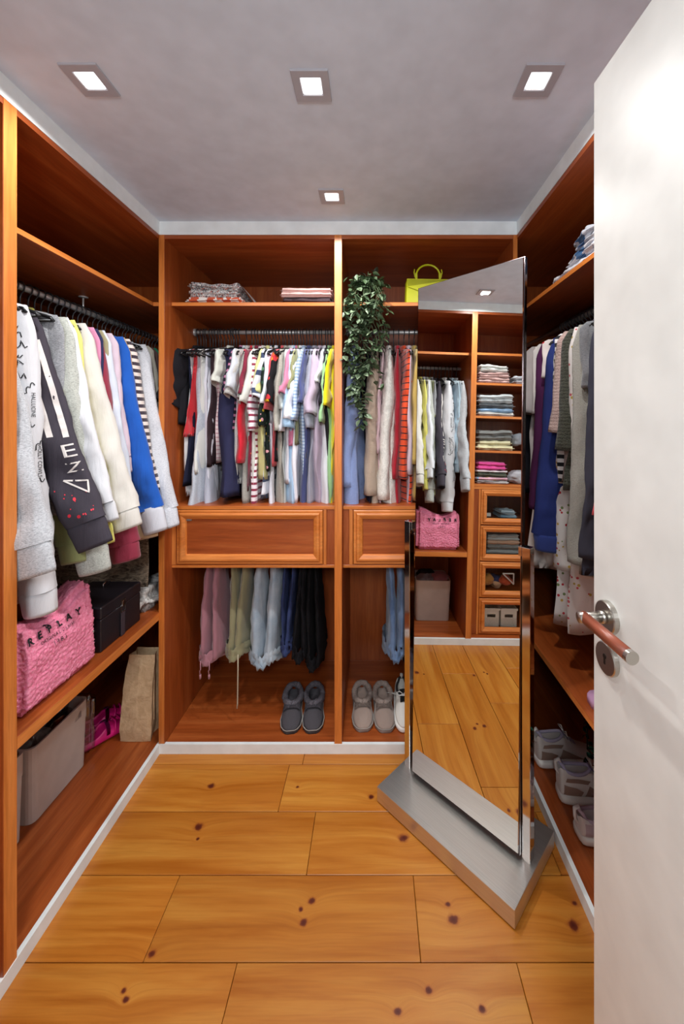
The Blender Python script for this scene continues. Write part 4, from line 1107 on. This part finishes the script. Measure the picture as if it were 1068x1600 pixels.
# ------------------------------------------------------------------ black trunk case
t = thing('storage_case', 'black lidded case with chrome latches standing beside the pink bag', 'case', (0, 0, 0))
M_case = plain('black_vinyl', '17131a', .45)
bm = bmesh.new(); BX(bm, -1.215, -1.008, 1.445, 1.690, .6395, .760, .003); link('case_body', bm, M_case, t)
bm = bmesh.new(); BX(bm, -1.217, -1.006, 1.443, 1.692, .7615, .806, .004); link('lid', bm, M_case, t)
for y in (1.567,):
    bm = bmesh.new(); ringframe(bm, [(0, 0), (0, .003), (.003, .003), (.003, 0)], y - .014, y + .014, .735, .785, lambda u, v, h: (-1.005 + h, u, v)); BX(bm, -1.006, -1.0025, y - .006, y + .006, .757, .777, .0006)
    link('latch', bm, M_chrome, t)
bm = bmesh.new(); BX(bm, -1.006, -1.0035, 1.555, 1.579, .6405, .735, .0005); link('strap', bm, plain('strap_grey', '3a343c', .5), t)
for yy in (.68, .72):
    bm = bmesh.new(); bmesh.ops.create_uvsphere(bm, u_segments=12, v_segments=8, radius=.006, matrix=Matrix.Translation((-1.035, 1.442, yy + .0))); link('stud', bm, M_chrome, t, True)
for yy in (1.47, 1.62):
    bm = bmesh.new(); tube(bm, [(-1.12, yy, .806), (-1.12, yy, .822), (-1.12, yy + .02, .826), (-1.12, yy + .04, .822), (-1.12, yy + .04, .806)], .0025, 8); link('lid_loop', bm, M_chrome, t, True)

# white fur throw folded behind it
def blob(name, x0, x1, y0, y1, z0, z1, mat, parent, amp=.01, freq=18, st=.012, rad=.02, seed=0, sub=0):
    bm = grid_box(x0, x1, y0, y1, z0, z1, st, min(rad, (z1 - z0) * .48, (x1 - x0) * .45, (y1 - y0) * .45)); bm.normal_update(); o_ = Vector((seed * 3.1, seed * 1.7, 0))
    for v in bm.verts:
        d = v.normal * (NZ.noise(v.co * freq + o_) * amp)
        if v.co.z < z0 + .003: d.z = 0
        v.co += d
    return link(name, bm, mat, parent, True)
o = blob('fur_throw', -1.14, -.985, 1.715, 2.02, .639, .735, FURW, None, .022, 14, .014, .04, 3); tag(o, 'white and grey fur throw folded behind the black case', 'throw')
# ------------------------------------------------------------------ grey white fabric boxes
M_bx = plain('grey_white_board', 'cbc0ba', .7); M_bx2 = plain('box_inside', 'b5aca8', .8)
def storage_box(y0, y1, x0, x1, ht, label):
    t = thing('storage_box', label, 'box', (0, 0, 0), group=None); z0 = ZF
    def sh(g, z): # rounded rectangle
        cx, cy = (x0 + x1) / 2, (y0 + y1) / 2; hx_, hy_ = (x1 - x0) / 2 * g, (y1 - y0) / 2 * g; r = .025; P_ = []
        for sx, sy, a0 in ((1, 1, 0), (-1, 1, 90), (-1, -1, 180), (1, -1, 270)):
            for k in range(5):
                a = radians(a0 + k * 22.5); P_.append((cx + sx * (hx_ - r) + r * cos(a), cy + sy * (hy_ - r) + r * sin(a), z))
        return P_
    bm = bmesh.new(); rings_mesh(bm, [sh(.95, z0), sh(.985, z0 + ht * .70), sh(.985, z0 + ht * .995), sh(.955, z0 + ht * .995), sh(.93, z0 + .01)], True, True); link('box_body', bm, M_bx, t)
    bm = bmesh.new(); rings_mesh(bm, [sh(.985, z0 + ht * .735), sh(1.0, z0 + ht * .737), sh(1.0, z0 + ht), sh(.95, z0 + ht), sh(.95, z0 + ht * .98)]); link('rim_band', bm, M_bx, t)
    return t
storage_box(1.395, 1.675, -1.46, -1.218, .275, 'grey white storage box with clear plastic wrap, the one nearer the paper bag')
storage_box(1.105, 1.372, -1.46, -1.217, .300, 'grey white storage box full of soft clothes, partly behind the wardrobe divider')
def clump(name, cx, cy, z, r, mat, label, cat, seed, sq=.5):
    bm = bmesh.new(); bmesh.ops.create_icosphere(bm, subdivisions=4, radius=r, matrix=Matrix.Translation((cx, cy, z)) @ Matrix.Diagonal((1, 1.2, sq, 1)))
    for v in bm.verts:
        c = v.co + Vector((seed, 0, 0)); v.co += (v.co - Vector((cx, cy, z))).normalized() * (NZ.noise(c * 18) * r * .45 + abs(NZ.noise(c * 40)) * r * .25)
    o = link(name, bm, mat, None, True); tag(o, label, cat); return o
clump('folded_garment', -1.33, 1.18, .33, .07, fb('plain', 'b5747c'), 'dusty rose garment stuffed in the fuller box', 'clothing', 1)
clump('folded_garment', -1.30, 1.285, .325, .065, fb('plain', '8a7f84'), 'mauve grey garment stuffed in the fuller box', 'clothing', 4)
clump('folded_garment', -1.39, 1.26, .335, .06, fb('plain', '2e2a30'), 'black garment at the back of the fuller box', 'clothing', 7)
clump('folded_garment', -1.32, 1.48, .265, .075, fb('plain', '6d6a66'), 'grey garment inside the box nearer the paper bag', 'clothing', 9)
clump('folded_garment', -1.34, 1.59, .275, .06, fb('plain', '121014'), 'black garment inside the box nearer the paper bag', 'clothing', 12)
t_ = NT('clear_plastic'); M_cp = t_.m
g_ = t_.n('ShaderNodeBsdfGlossy'); g_.inputs['Roughness'].default_value = .12; tr_ = t_.n('ShaderNodeBsdfTransparent'); tr_.inputs[0].default_value = (.85, .85, .87, 1); mx_ = t_.n('ShaderNodeMixShader'); mx_.inputs[0].default_value = .22
t_.l(tr_.outputs[0], mx_.inputs[1]); t_.l(g_.outputs[0], mx_.inputs[2]); t_.l(mx_.outputs[0], t_.t.nodes['Material Output'].inputs[0])
o = blob('plastic_bag', -1.45, -1.23, 1.42, 1.655, .19, .322, M_cp, None, .03, 16, .02, .04, 5); tag(o, 'crumpled clear plastic bag over the clothes in the box nearer the paper bag', 'bag')
o = blob('plastic_bag', -1.36, -1.225, 1.69, 1.74, ZF + .001, .30, M_cp, None, .012, 16, .02, .02, 8); tag(o, 'clear plastic bag standing against the end of the grey white box', 'bag')

# ------------------------------------------------------------------ brown paper bag
M_kraft = NT('kraft_paper'); v_ = M_kraft.coord((1, 1, 1)); n_ = M_kraft.noise(v_, 30, 4, .6, 1)
M_kraft.bump(n_, .35, .008); M_kraft = M_kraft.set(M_kraft.ramp(n_, [(.3, hx('c2a27c')), (.7, hx('dcc09a'))]), .75)
t = thing('paper_bag', 'crumpled brown paper bag standing at the corner of the bottom board', 'bag', (0, 0, 0))
def pr(x0, x1, y0, y1, z): return [(x0, y0, z), ((x0 + x1) / 2, y0 - .004, z), (x1, y0, z), (x1 - .012, (y0 + y1) / 2, z), (x1, y1, z), ((x0 + x1) / 2, y1, z), (x0, y1, z), (x0 + .012, (y0 + y1) / 2, z)]
rows = [(ZF + .001, -1.150, -1.012, 1.775, 1.885, 0), (.10, -1.152, -1.006, 1.772, 1.888, 0), (.20, -1.144, -1.008, 1.776, 1.882, .0), (.30, -1.138, -1.006, 1.782, 1.876, 0), (.37, -1.130, -1.004, 1.790, 1.868, 0), (.425, -1.124, -1.004, 1.798, 1.858, 0)]
rings = []
for i in range(21):
    f = i / 20 * (len(rows) - 1); k = min(int(f), len(rows) - 2); u = f - k; q = [a * (1 - u) + b * u for a, b in zip(rows[k], rows[k + 1])]
    r = pr(q[1], q[2], q[3], q[4], q[0]); r = [Vector(a).lerp(Vector(b), w_) for a, b in zip(r, r[1:] + r[:1]) for w_ in (0, .25, .5, .75)]
    rings.append([p + Vector((1, 1, 0)) * NZ.noise(p * 22) * .003 + Vector((0, -1, 0)) * abs(NZ.noise(p * 9)) * .004 for p in r])
c_ = sum(rings[-1], Vector()) / len(rings[-1]); rings.append([p + (c_ - p) * .06 + Vector((0, 0, -.004)) for p in rings[-1]])
rings.append([p + (c_ - p) * .08 + Vector((0, 0, -.30)) for p in rings[-2]])
bm = bmesh.new(); rings_mesh(bm, rings, True, True); link('bag_body', bm, M_kraft, t)

# ------------------------------------------------------------------ folded things
def folded(name, label, cat, x0, x1, y0, y1, z0, z1, mat, group=None, seed=1, amp=.004, layers=2, open_side='f', parent=None):
    """a folded textile: stacked layers joined by a rounded fold on one side"""
    t = thing(name, label, cat, ((x0 + x1) / 2, (y0 + y1) / 2, z0), group=group) if parent is None else parent
    hx_, hy_, h = (x1 - x0) / 2, (y1 - y0) / 2, (z1 - z0); rnd = random.Random(seed)
    for l in range(layers):
        a, b = h * l / layers, h * (l + 1) / layers
        g = 1 - rnd.uniform(0, .035)
        bm = grid_box(-hx_ * g, hx_ * g, -hy_ * g, hy_ * g, a + .0004, b, .012 if max(hx_, hy_) < .25 else .02, min(.018, (b - a) * .48)); bm.normal_update()
        for v in bm.verts:
            d = v.normal * NZ.noise(v.co * 22 + Vector((seed * 3, l * 5, 0))) * amp * 1.6 + Vector((0, 0, NZ.noise(Vector((v.co.x * 7, v.co.y * 7, seed * 1.3))) * amp * (1 + l)))
            if z0 is not None and v.co.z + d.z < .0003 and l == 0: d.z = .0003 - v.co.z
            v.co += d
        link('fold', bm, mat, t, True)
    return t
S1 = 2.0555
folded('blanket', 'orange and white checked blanket folded under the speckled throw', 'blanket', -.90, -.615, 1.85, 2.12, S1, S1 + .038, fb('check', 'c8502c', 'e5dcd6', s=26), None, 1, .004, 1)
t = folded('throw', 'speckled multicolour woven throw rolled on top of the orange checked blanket', 'throw', -.895, -.64, 1.86, 2.11, S1 + .042, S1 + .108, fb('print', 'b9b4b4', s=150, r=.5, pal=('3a3844', 'd9d6d2', 'a85a48', 'e2dfda', '6a6a70')), None, 6, .008, 2)
bm = bmesh.new(); rings = [[(-.65 + .085 * s_, y_, S1 + .112 - .104 * s_ ** 1.1) for y_ in (1.87, 1.95, 2.03)] for s_ in [k / 8 for k in range(9)]]
rings_mesh(bm, rings, loop=False); bmesh.ops.solidify(bm, geom=bm.faces[:], thickness=.009)
for v in bm.verts: v.co -= t.location
link('loose_corner', bm, t.children[0].data.materials[0], t, True)
folded('blanket', 'pale pink blanket folded on the dark grey one', 'blanket', -.452, -.192, 1.86, 2.12, S1 + .040, S1 + .084, fb('plain', 'd9b2ac'), None, 8, .003, 2)
folded('blanket', 'dark grey felt blanket under the pale pink one', 'blanket', -.448, -.190, 1.86, 2.12, S1, S1 + .038, fb('melange', '4a3a3e', '33282c'), None, 3, .004, 1)
# shelf above the rod by the door
for k, (y0, y1, z0, z1, m, lb) in enumerate([
        (1.06, 1.63, 2.0405, 2.075, fb('plain', 'e6e6ee'), 'white bed linen folded flat on the high shelf beside the door'),
        (1.05, 1.50, 2.079, 2.112, fb('print', 'dcdde4', s=16, r=.42, pal=('3f6c9c', 'dcdde4', '5a86b0')), 'white linen with large blue shapes on the high shelf beside the door'),
        (1.04, 1.46, 2.116, 2.165, fb('print', 'c9ccd6', s=14, r=.45, pal=('2f5f92', 'd5d8e0', '4a7cac')), 'blue and white quilt topmost on the high shelf beside the door')]):
    folded('bed_linen', lb, 'linen', .735, .99, y0, y1, z0, z1, m, None, 20 + k, .009, 2)
# shelf column opposite the mirror (stacks seen in the mirror)
def stack(x0, x1, y0, y1, zb, items, grp):
    z = zb + .0008
    for k, (h, mat, nm, lb, cat, inset) in enumerate(items):
        folded(nm, lb, cat, x0 + inset * .5, x1 - inset * .3, y0 + inset, y1 - inset * .6, z, z + h, mat, grp, hash(lb) % 50 if False else len(lb) + k, .005, 2 if h > .035 else 1)
        z += h + .003
XA, XB = -1.32, -1.035
stack(XA, XB, .74, .985, 1.842, [(.040, fb('knit', 'd9b5b0', 'c9a09c', s=30), 'blanket', 'pink ribbed blanket lowest of the pile under the white towel', 'blanket', 0), (.040, fb('knit', 'dab8b3', 'c9a09c', s=30), 'blanket', 'pink ribbed blanket in the middle of the pile under the white towel', 'blanket', .004),
      (.050, fb('plain', 'd8d9d6'), 'towel', 'pale white towel on top of the pink ribbed blankets', 'towel', .012)], 'folded textiles above the glass drawers')
stack(XA, XB, .56, .715, 1.842, [(.030, fb('plain', 'd8d9e0'), 'towel', 'white towel low on the shelf beside the pink ribbed pile', 'towel', 0), (.025, fb('plain', 'c8ccd4'), 'towel', 'grey white towel on top of the low white one', 'towel', .004)], 'folded textiles above the glass drawers')
stack(XA, XB, .70, .985, 1.601, [(.026, fb('plain', 'cfcdc8'), 'trousers', 'cream trousers folded at the bottom under the blue ones', 'trousers', .006), (.026, fb('denim', '7fa6cf', '9dbcdc'), 'jeans', 'sky blue jeans folded in the second pile down', 'trousers', .004), (.035, fb('plain', '5c6064'), 'sweater', 'dark grey folded sweater in the second pile down', 'sweater', 0),
      (.060, fb('plain', 'b9bdc0'), 'sweatshirt', 'pale grey folded sweatshirt on top of the dark grey one', 'sweater', .008)], 'folded textiles above the glass drawers')
stack(XA, XB, .70, .985, 1.352, [(.034, fb('plain', 'ddd6b0'), 'sweater', 'cream yellow folded sweater, lower of the two', 'sweater', 0), (.032, fb('plain', 'e0d9b4'), 'sweater', 'cream yellow folded sweater, upper of the two', 'sweater', .01), (.070, fb('knit', '8d8d8b', '757573', s=50), 'knit_sweater', 'mid grey knitted sweater folded on the cream yellow ones', 'sweater', .006)], 'folded textiles above the glass drawers')
stack(XA, XB, .74, .985, 1.110, [(.022, fb('stripe', 'dcd8d8', '2a2a30', p=.02, d=.8), 'tee', 'white printed tee lowest under the bright pink one', 'shirt', .002), (.018, fb('print', 'd9a8b8', s=20, r=.4, pal=('e0b040', '88b0d0', 'd9a8b8')), 'tee', 'pink yellow and blue printed tee in the lowest open pile', 'shirt', .006), (.034, fb('plain', '565a4c'), 'sweatshirt', 'dark olive folded sweatshirt under the bright pink tee', 'sweater', 0),
      (.012, fb('plain', 'e4dce0'), 'tee', 'white tee, a thin layer under the bright pink one', 'shirt', .004), (.055, fb('plain', 'e0509a'), 'tee', 'bright pink crumpled tee on top of the lowest open pile', 'shirt', .012)], 'folded textiles above the glass drawers')
clump('crumpled_tee', -1.10, .66, 1.16, .055, fb('plain', 'b6b6be'), 'pale grey crumpled tee beside the bright pink pile', 'shirt', 15, .9)
clump('crumpled_tee', -1.12, .655, 1.435, .05, fb('plain', '9aa0aa'), 'blue grey crumpled tee beside the cream yellow pile', 'shirt', 17, .9)
# drawer contents
DZ = [1.069 - .2575 * k - .249 for k in range(4)]
stack(-1.25, -1.06, .66, .80, DZ[0] + .004 + .03, [(.025, fb('denim', '6d8fa8', '9bb4c4'), 'scarf', 'blue patterned scarf folded in the top glass drawer', 'scarf', 0), (.030, fb('stripe', '8aa4b4', 'c8d4da', p=.012, d=.5), 'scarf', 'blue and grey striped scarf topmost in the top glass drawer', 'scarf', .006)], 'things in the glass drawers')
bm = bmesh.new(); BX(bm, -1.075, -1.07, .86, .895, DZ[0] + .05, DZ[0] + .075, .0005); o = link('care_card', bm, plain('card_white', 'dddcd6', .6)); tag(o, 'small white card in the corner of the top glass drawer', 'card')
stack(-1.25, -1.06, .62, .90, DZ[1] + .034, [(.030, fb('knit', 'c4c8c8', '8f9a9c', s=50), 'sweater', 'white and grey patterned sweater lowest in the second glass drawer', 'sweater', .0), (.034, fb('knit', 'a8a8a4', '6f7274', s=60), 'sweater', 'grey patterned sweater in the middle of the second glass drawer', 'sweater', .006), (.026, fb('plain', 'c9a48c'), 'sweater', 'salmon beige sweater in the second glass drawer', 'sweater', .012), (.04, fb('plain', 'b4b8b8'), 'sweater', 'pale grey sweater topmost in the second glass drawer', 'sweater', .02)], 'things in the glass drawers')
for k, (y_, c, lb) in enumerate(((.87, 'b07a3c', 'tan shoe in the third glass drawer'), (.80, '2a3a6a', 'dark blue rolled scarf in the third glass drawer'), (.73, 'b0482c', 'rust red rolled scarf in the third glass drawer'), (.80, 'c8a080', 'beige rolled scarf low in the third glass drawer'))):
    clump('rolled_scarf' if k else 'shoe_bag', -1.10 - .03 * (k % 2), y_, DZ[2] + (.10 if k < 3 else .07), .042, fb('plain', c), lb if k else 'tan cloth bag in the third glass drawer', 'scarf' if k else 'bag', 30 + k, .8)
bm = bmesh.new()
for a_, b_ in (((.77, .16), (.69, .085)), ((.69, .085), (.69, .16)), ((.69, .16), (.77, .16))): tube(bm, [(-1.055, a_[0], DZ[2] + a_[1]), (-1.055, b_[0], DZ[2] + b_[1])], .005, 6)
o = link('belt', bm, plain('belt_white', 'd5cfcf', .5)); tag(o, 'white belt folded in a triangle in the third glass drawer', 'belt')
M_bk = NT('basket_plastic'); v_ = M_bk.coord((1, 1, 1)); sp_ = M_bk.n('ShaderNodeSeparateXYZ'); M_bk.l(v_, sp_.inputs[0])
def basket(y0, y1, label):
    t = thing('basket', label, 'basket', (0, 0, 0), group='white baskets in the lowest glass drawer'); z0 = DZ[3] + .032; x0, x1 = -1.25, -1.06; ht = .125
    Mw = plain('basket_white', 'dedcd6', .5)
    # perforated walls: strips between rows of real holes on the front, plain elsewhere
    bm = bmesh.new(); BX(bm, x0, x1 - .003, y0, y0 + .003, z0, z0 + ht); BX(bm, x0, x1 - .003, y1 - .003, y1, z0, z0 + ht); BX(bm, x0, x0 + .003, y0, y1, z0, z0 + ht); BX(bm, x0, x1, y0, y1, z0, z0 + .003)
    cy = (y0 + y1) / 2
    nx = max(4, int((y1 - y0) / .011)); zs_ = [z0 + .010 + .010 * k for k in range(6)]
    BX(bm, x1 - .003, x1, y0, y1, z0 + .003, z0 + .010)
    for k in range(6):
        BX(bm, x1 - .003, x1, y0, y1, zs_[k] + .005, zs_[k] + .010)
        for j in range(nx + 1):
            yy = y0 + (y1 - y0) * (j + (.5 if k % 2 else 0)) / nx
            a_, b_ = max(y0, yy - .003), min(y1, yy + .003)
            if b_ > a_: BX(bm, x1 - .003, x1, a_, b_, zs_[k], zs_[k] + .005)
    zt_ = zs_[5] + .010
    BX(bm, x1 - .003, x1, y0, cy - .03, zt_, zt_ + .022); BX(bm, x1 - .003, x1, cy + .03, y1, zt_, zt_ + .022); BX(bm, x1 - .003, x1, y0, y1, zt_ + .022, z0 + ht)
    link('basket_body', bm, Mw, t)
    bm = bmesh.new(); ringframe(bm, [(-.006, 0), (-.006, .014), (.003, .014), (.003, 0)], x0, x1, y0, y1, lambda u, v, h: (u, v, z0 + ht - .004 + h)); link('rim', bm, Mw, t)
basket(.790, .900, 'white perforated plastic basket, the one farther into the lowest glass drawer'); basket(.660, .775, 'white perforated plastic basket beside its twin in the lowest glass drawer')
for k in range(4):   # drawer bottoms
    box('drawer_bottom', -1.30, xd - .017, .46, .94, DZ[k] + .022, DZ[k] + .028, VY, wc, 0)

# ------------------------------------------------------------------ yellow handbag
t = thing('handbag', 'lime yellow structured handbag with a curved top handle on the high shelf', 'bag', (.268, 1.915, S1 - .001), .04)
M_yl = plain('yellow_leather', 'c3c60a', .38)
bm = bmesh.new(); rings = [[(sx * .112 * g, sy * d_, z_) for sx, sy in ((-1, -1), (1, -1), (1, 1), (-1, 1))] for z_, g, d_ in ((0, 1, .042), (.125, .965, .036))]
rings_mesh(bm, rings, True, True); bmesh.ops.bevel(bm, geom=bm.edges[:], offset=.003, segments=2, affect='EDGES'); link('bag_body', bm, M_yl, t)
bm = bmesh.new(); vs = [(-.109, -.041, .127), (.109, -.041, .127), (.108, -.043, .090), (.0, -.046, .052), (-.108, -.043, .090)]
bm.faces.new([bm.verts.new(v) for v in vs]); bmesh.ops.solidify(bm, geom=bm.faces[:], thickness=.003); BX(bm, -.109, .109, -.042, .037, .125, .128, .001); link('flap', bm, M_yl, t)
bm = bmesh.new(); tube(bm, [(-.058, 0, .145), (-.058, 0, .160)] + [(.058 * -cos(radians(a)), 0, .160 + .052 * sin(radians(a))) for a in range(15, 180, 15)] + [(.058, 0, .160), (.058, 0, .145)], .0048, 10); link('handle', bm, M_yl, t, True)
M_gd = plain('brass', 'c9b24a', .25, 1.0)
for sx in (-1, 1):
    bm = bmesh.new(); P_ = [Vector((sx * .058 + .006 * cos(a), .001, .136 + .008 * sin(a))) for a in [2 * pi * k / 12 for k in range(13)]]; tube(bm, P_, .0016, 6); link('ring', bm, M_gd, t, True)
    bm = bmesh.new(); BX(bm, sx * .058 - .0055, sx * .058 + .0055, -.004, .004, .142, .172, .001); tube(bm, [(sx * .064, 0, .150), (sx * .069, 0, .175), (sx * .066, 0, .190)], .0028, 6); link('strap_tab', bm, M_yl, t)
# ------------------------------------------------------------------ hanging artificial plant
pt = thing('hanging_plant', 'trailing green leafy plant in a black pot spilling over the high shelf', 'plant', (0, 0, 0))
bm = bmesh.new(); PX, PY = -.035, 1.905
rings = [[(PX + r * cos(2 * pi * k / 24), PY + r * sin(2 * pi * k / 24), z_) for k in range(24)] for z_, r in ((S1, .040), (S1 + .085, .052), (S1 + .09, .053), (S1 + .09, .047), (S1 + .07, .045))]
rings_mesh(bm, rings, True, True); link('pot', bm, plain('pot_black', '121214', .4), pt, True)
def leaf_me(nm, mat):
    bm = bmesh.new(); prof = [(0, 0), (.12, .14), (.35, .30), (.6, .26), (.85, .11), (1, 0)]
    c = [bm.verts.new((s, 0, -.05 * sin(pi * s) - .12 * s * s)) for s, w_ in prof]
    Lf = [bm.verts.new((s, w_, .05 * w_ / .22 - .12 * s * s)) for s, w_ in prof[1:-1]]; Rt = [bm.verts.new((s, -w_, .05 * w_ / .22 - .12 * s * s)) for s, w_ in prof[1:-1]]
    for A_, fl_ in ((Lf, 1), (Rt, 0)):
        ch = [c[0]] + A_ + [c[-1]]
        for k in range(len(prof) - 1):
            q = [c[k], c[k + 1], ch[k + 1], ch[k]]; q = list(dict.fromkeys(q))
            if len(q) > 2: bm.faces.new(q if fl_ else q[::-1])
    me = bpy.data.meshes.new(nm); bm.to_mesh(me); bm.free(); me.materials.append(mat)
    for p in me.polygons: p.use_smooth = True
    return me
def leafmat(nm, a, b):
    t_ = NT(nm); oi = t_.n('ShaderNodeObjectInfo'); t_.set(t_.ramp(oi.outputs['Random'], [(0, hx(a)), (1, hx(b))]), .45); return t_.m
LM = leaf_me('leaf', leafmat('leaf_green', '34462f', '76876a')); LMD = leaf_me('leaf', leafmat('leaf_dark', '20291f', '5a5444'))
random.seed(21); nleaf = 0; strands = []
def strand(ex, ey, zend, z_start=S1 + .09):
    P_ = [Vector((PX, PY, S1 + .075))]; top = Vector((PX + (ex - PX) * .6, PY - .06, S1 + .10 + random.uniform(-.01, .03))); P_.append(top)
    n_ = max(4, int((S1 + .08 - zend) / .045))
    for k in range(1, n_ + 1):
        s = k / n_; P_.append(Vector((ex + .018 * sin(k * 1.3 + ex * 40), ey + .012 * sin(k * 1.7), (S1 + .07) * (1 - s) + zend * s)))
    return P_
ends = [(-.115, 1.78, 1.70), (-.095, 1.79, 1.62), (-.07, 1.765, 1.50), (-.058, 1.785, 1.47), (-.085, 1.775, 1.55), (-.04, 1.77, 1.60), (-.02, 1.78, 1.75), (.0, 1.77, 1.64), (.02, 1.785, 1.72),
        (.04, 1.775, 1.80), (.048, 1.785, 1.88), (.06, 1.79, 1.97), (.03, 1.77, 1.66), (-.12, 1.79, 1.85), (-.03, 1.785, 1.90), (.01, 1.765, 1.86)]
bm_st = bmesh.new()
def put_leaf(p, az, el, sz, me):
    o = bpy.data.objects.new('leaf', me); COL.objects.link(o); o.parent = pt; o.location = p; o.scale = (sz, sz, sz); o.rotation_euler = (random.uniform(-.6, .6), el, az)
for e in ends:
    P_ = strand(*e); tube(bm_st, P_, .0011, 5); strands.append(P_)
    for k in range(1, len(P_)):
        for _ in range(3 if k > 1 else 4):
            u = random.random(); p = P_[k - 1].lerp(P_[k], u) if k > 1 else P_[1]
            if nleaf < 285: put_leaf(p, random.uniform(pi, 2 * pi) if random.random() < .8 else random.uniform(0, pi), random.uniform(-.1, .9), random.uniform(.034, .050), LM); nleaf += 1
link('stem', bm_st, plain('stem_green', '3c4a28', .6), pt, True)
# the small leaves in between, past the number built one by one
bmx = bmesh.new()
for P_ in strands:
    for k in range(1, len(P_)):
        for _ in range(2 if k > 1 else 6):
            p = P_[k - 1].lerp(P_[k], random.random()) if k > 1 else P_[1] + Vector((random.uniform(-.05, .05), random.uniform(-.04, .03), random.uniform(-.05, .02)))
            sc_ = random.uniform(.026, .042); M_ = Matrix.Translation(p) @ Matrix.Rotation(random.uniform(0, 6.28), 4, 'Z') @ Matrix.Rotation(random.uniform(-.1, 1.1), 4, 'Y') @ Matrix.Rotation(random.uniform(-.7, .7), 4, 'X') @ Matrix.Scale(sc_, 4)
            m0 = len(bmx.verts); bmx.from_mesh(LM); bmx.verts.ensure_lookup_table()
            for v in bmx.verts[m0:]: v.co = M_ @ v.co
tag(link('small_leaves', bmx, leafmat('leaf_small', '43573a', '43573a'), pt, True), kind='stuff')
bm_st = bmesh.new(); crown = bmesh.new()
for k in range(26):
    a = random.uniform(0, 2 * pi); r = random.uniform(.02, .085); q = Vector((PX + r * cos(a), PY + r * .8 * sin(a) - .01, S1 + .10 + random.uniform(.0, .075) * (1 - r * 5)))
    tube(bm_st, [(PX, PY, S1 + .07), (Vector((PX, PY, S1 + .10)) + q) / 2, q], .0014, 5)
    for _ in range(3):
        me = LMD; o = bpy.data.objects.new('leaf', me)
        if nleaf < 298: COL.objects.link(o); o.parent = pt; o.location = q; s_ = random.uniform(.028, .042); o.scale = (s_,) * 3; o.rotation_euler = (random.uniform(-.8, .8), random.uniform(-.9, .5), random.uniform(0, 6.28)); nleaf += 1
link('stem', bm_st, plain('stem_green', '5a6a3a', .6), pt, True)
# dark glittering garland at the back of the shoe board
gt = thing('garland', 'dark green glittery leaf garland lying behind the high top sneakers', 'garland', (0, 0, 0))
GLM = leaf_me('leaf', NT('glitter').set(hx('2c6a58'), .2, .8)); random.seed(4); bm = bmesh.new()
gp = [Vector((.93 + .05 * sin(k * .9), 1.86 - .05 * k, ZF + .20 - .016 * k + .02 * sin(k * 2.1))) for k in range(12)]
tube(bm, gp, .003, 5); link('wire_stem', bm, plain('wire_dark', '1a2a22', .5), gt, True)
for p in gp:
    for _ in range(6):
        o = bpy.data.objects.new('leaf', GLM); COL.objects.link(o); o.parent = gt; o.location = p + Vector((random.uniform(-.02, .02),) * 3); s_ = random.uniform(.02, .035); o.scale = (s_,) * 3; o.rotation_euler = (random.uniform(-1, 1), random.uniform(-1, 1), random.uniform(0, 6.28))
# orange printed skirt with straw waistband hung low by the door edge
sk = thing('skirt', 'orange red skirt with a straw coloured waistband beside the door edge', 'skirt', (1.03, 1.47, 0)); rnd = random.Random(3); rings = []
for z_, g in ((.99, .7), (.91, .7), (.905, .72), (.86, .75), (.80, .6), (.74, .4)):
    rings.append([(-.20 + .11 * g * cos(a) * 1.1, .03 * g * sin(a) + .006 * sin(5 * a), z_) for a in [2 * pi * k / 28 for k in range(28)]])
bm = bmesh.new(); rings_mesh(bm, rings[2:], True, True); link('skirt_body', bm, fb('print', 'c8492c', s=26, r=.12, pal=('6a1a18', 'c8492c')), sk, True)
bm = bmesh.new(); rings_mesh(bm, rings[:3], True, True); link('waistband', bm, fb('knit', 'c8b08a', 'a8906a', s=80), sk, True)
#END
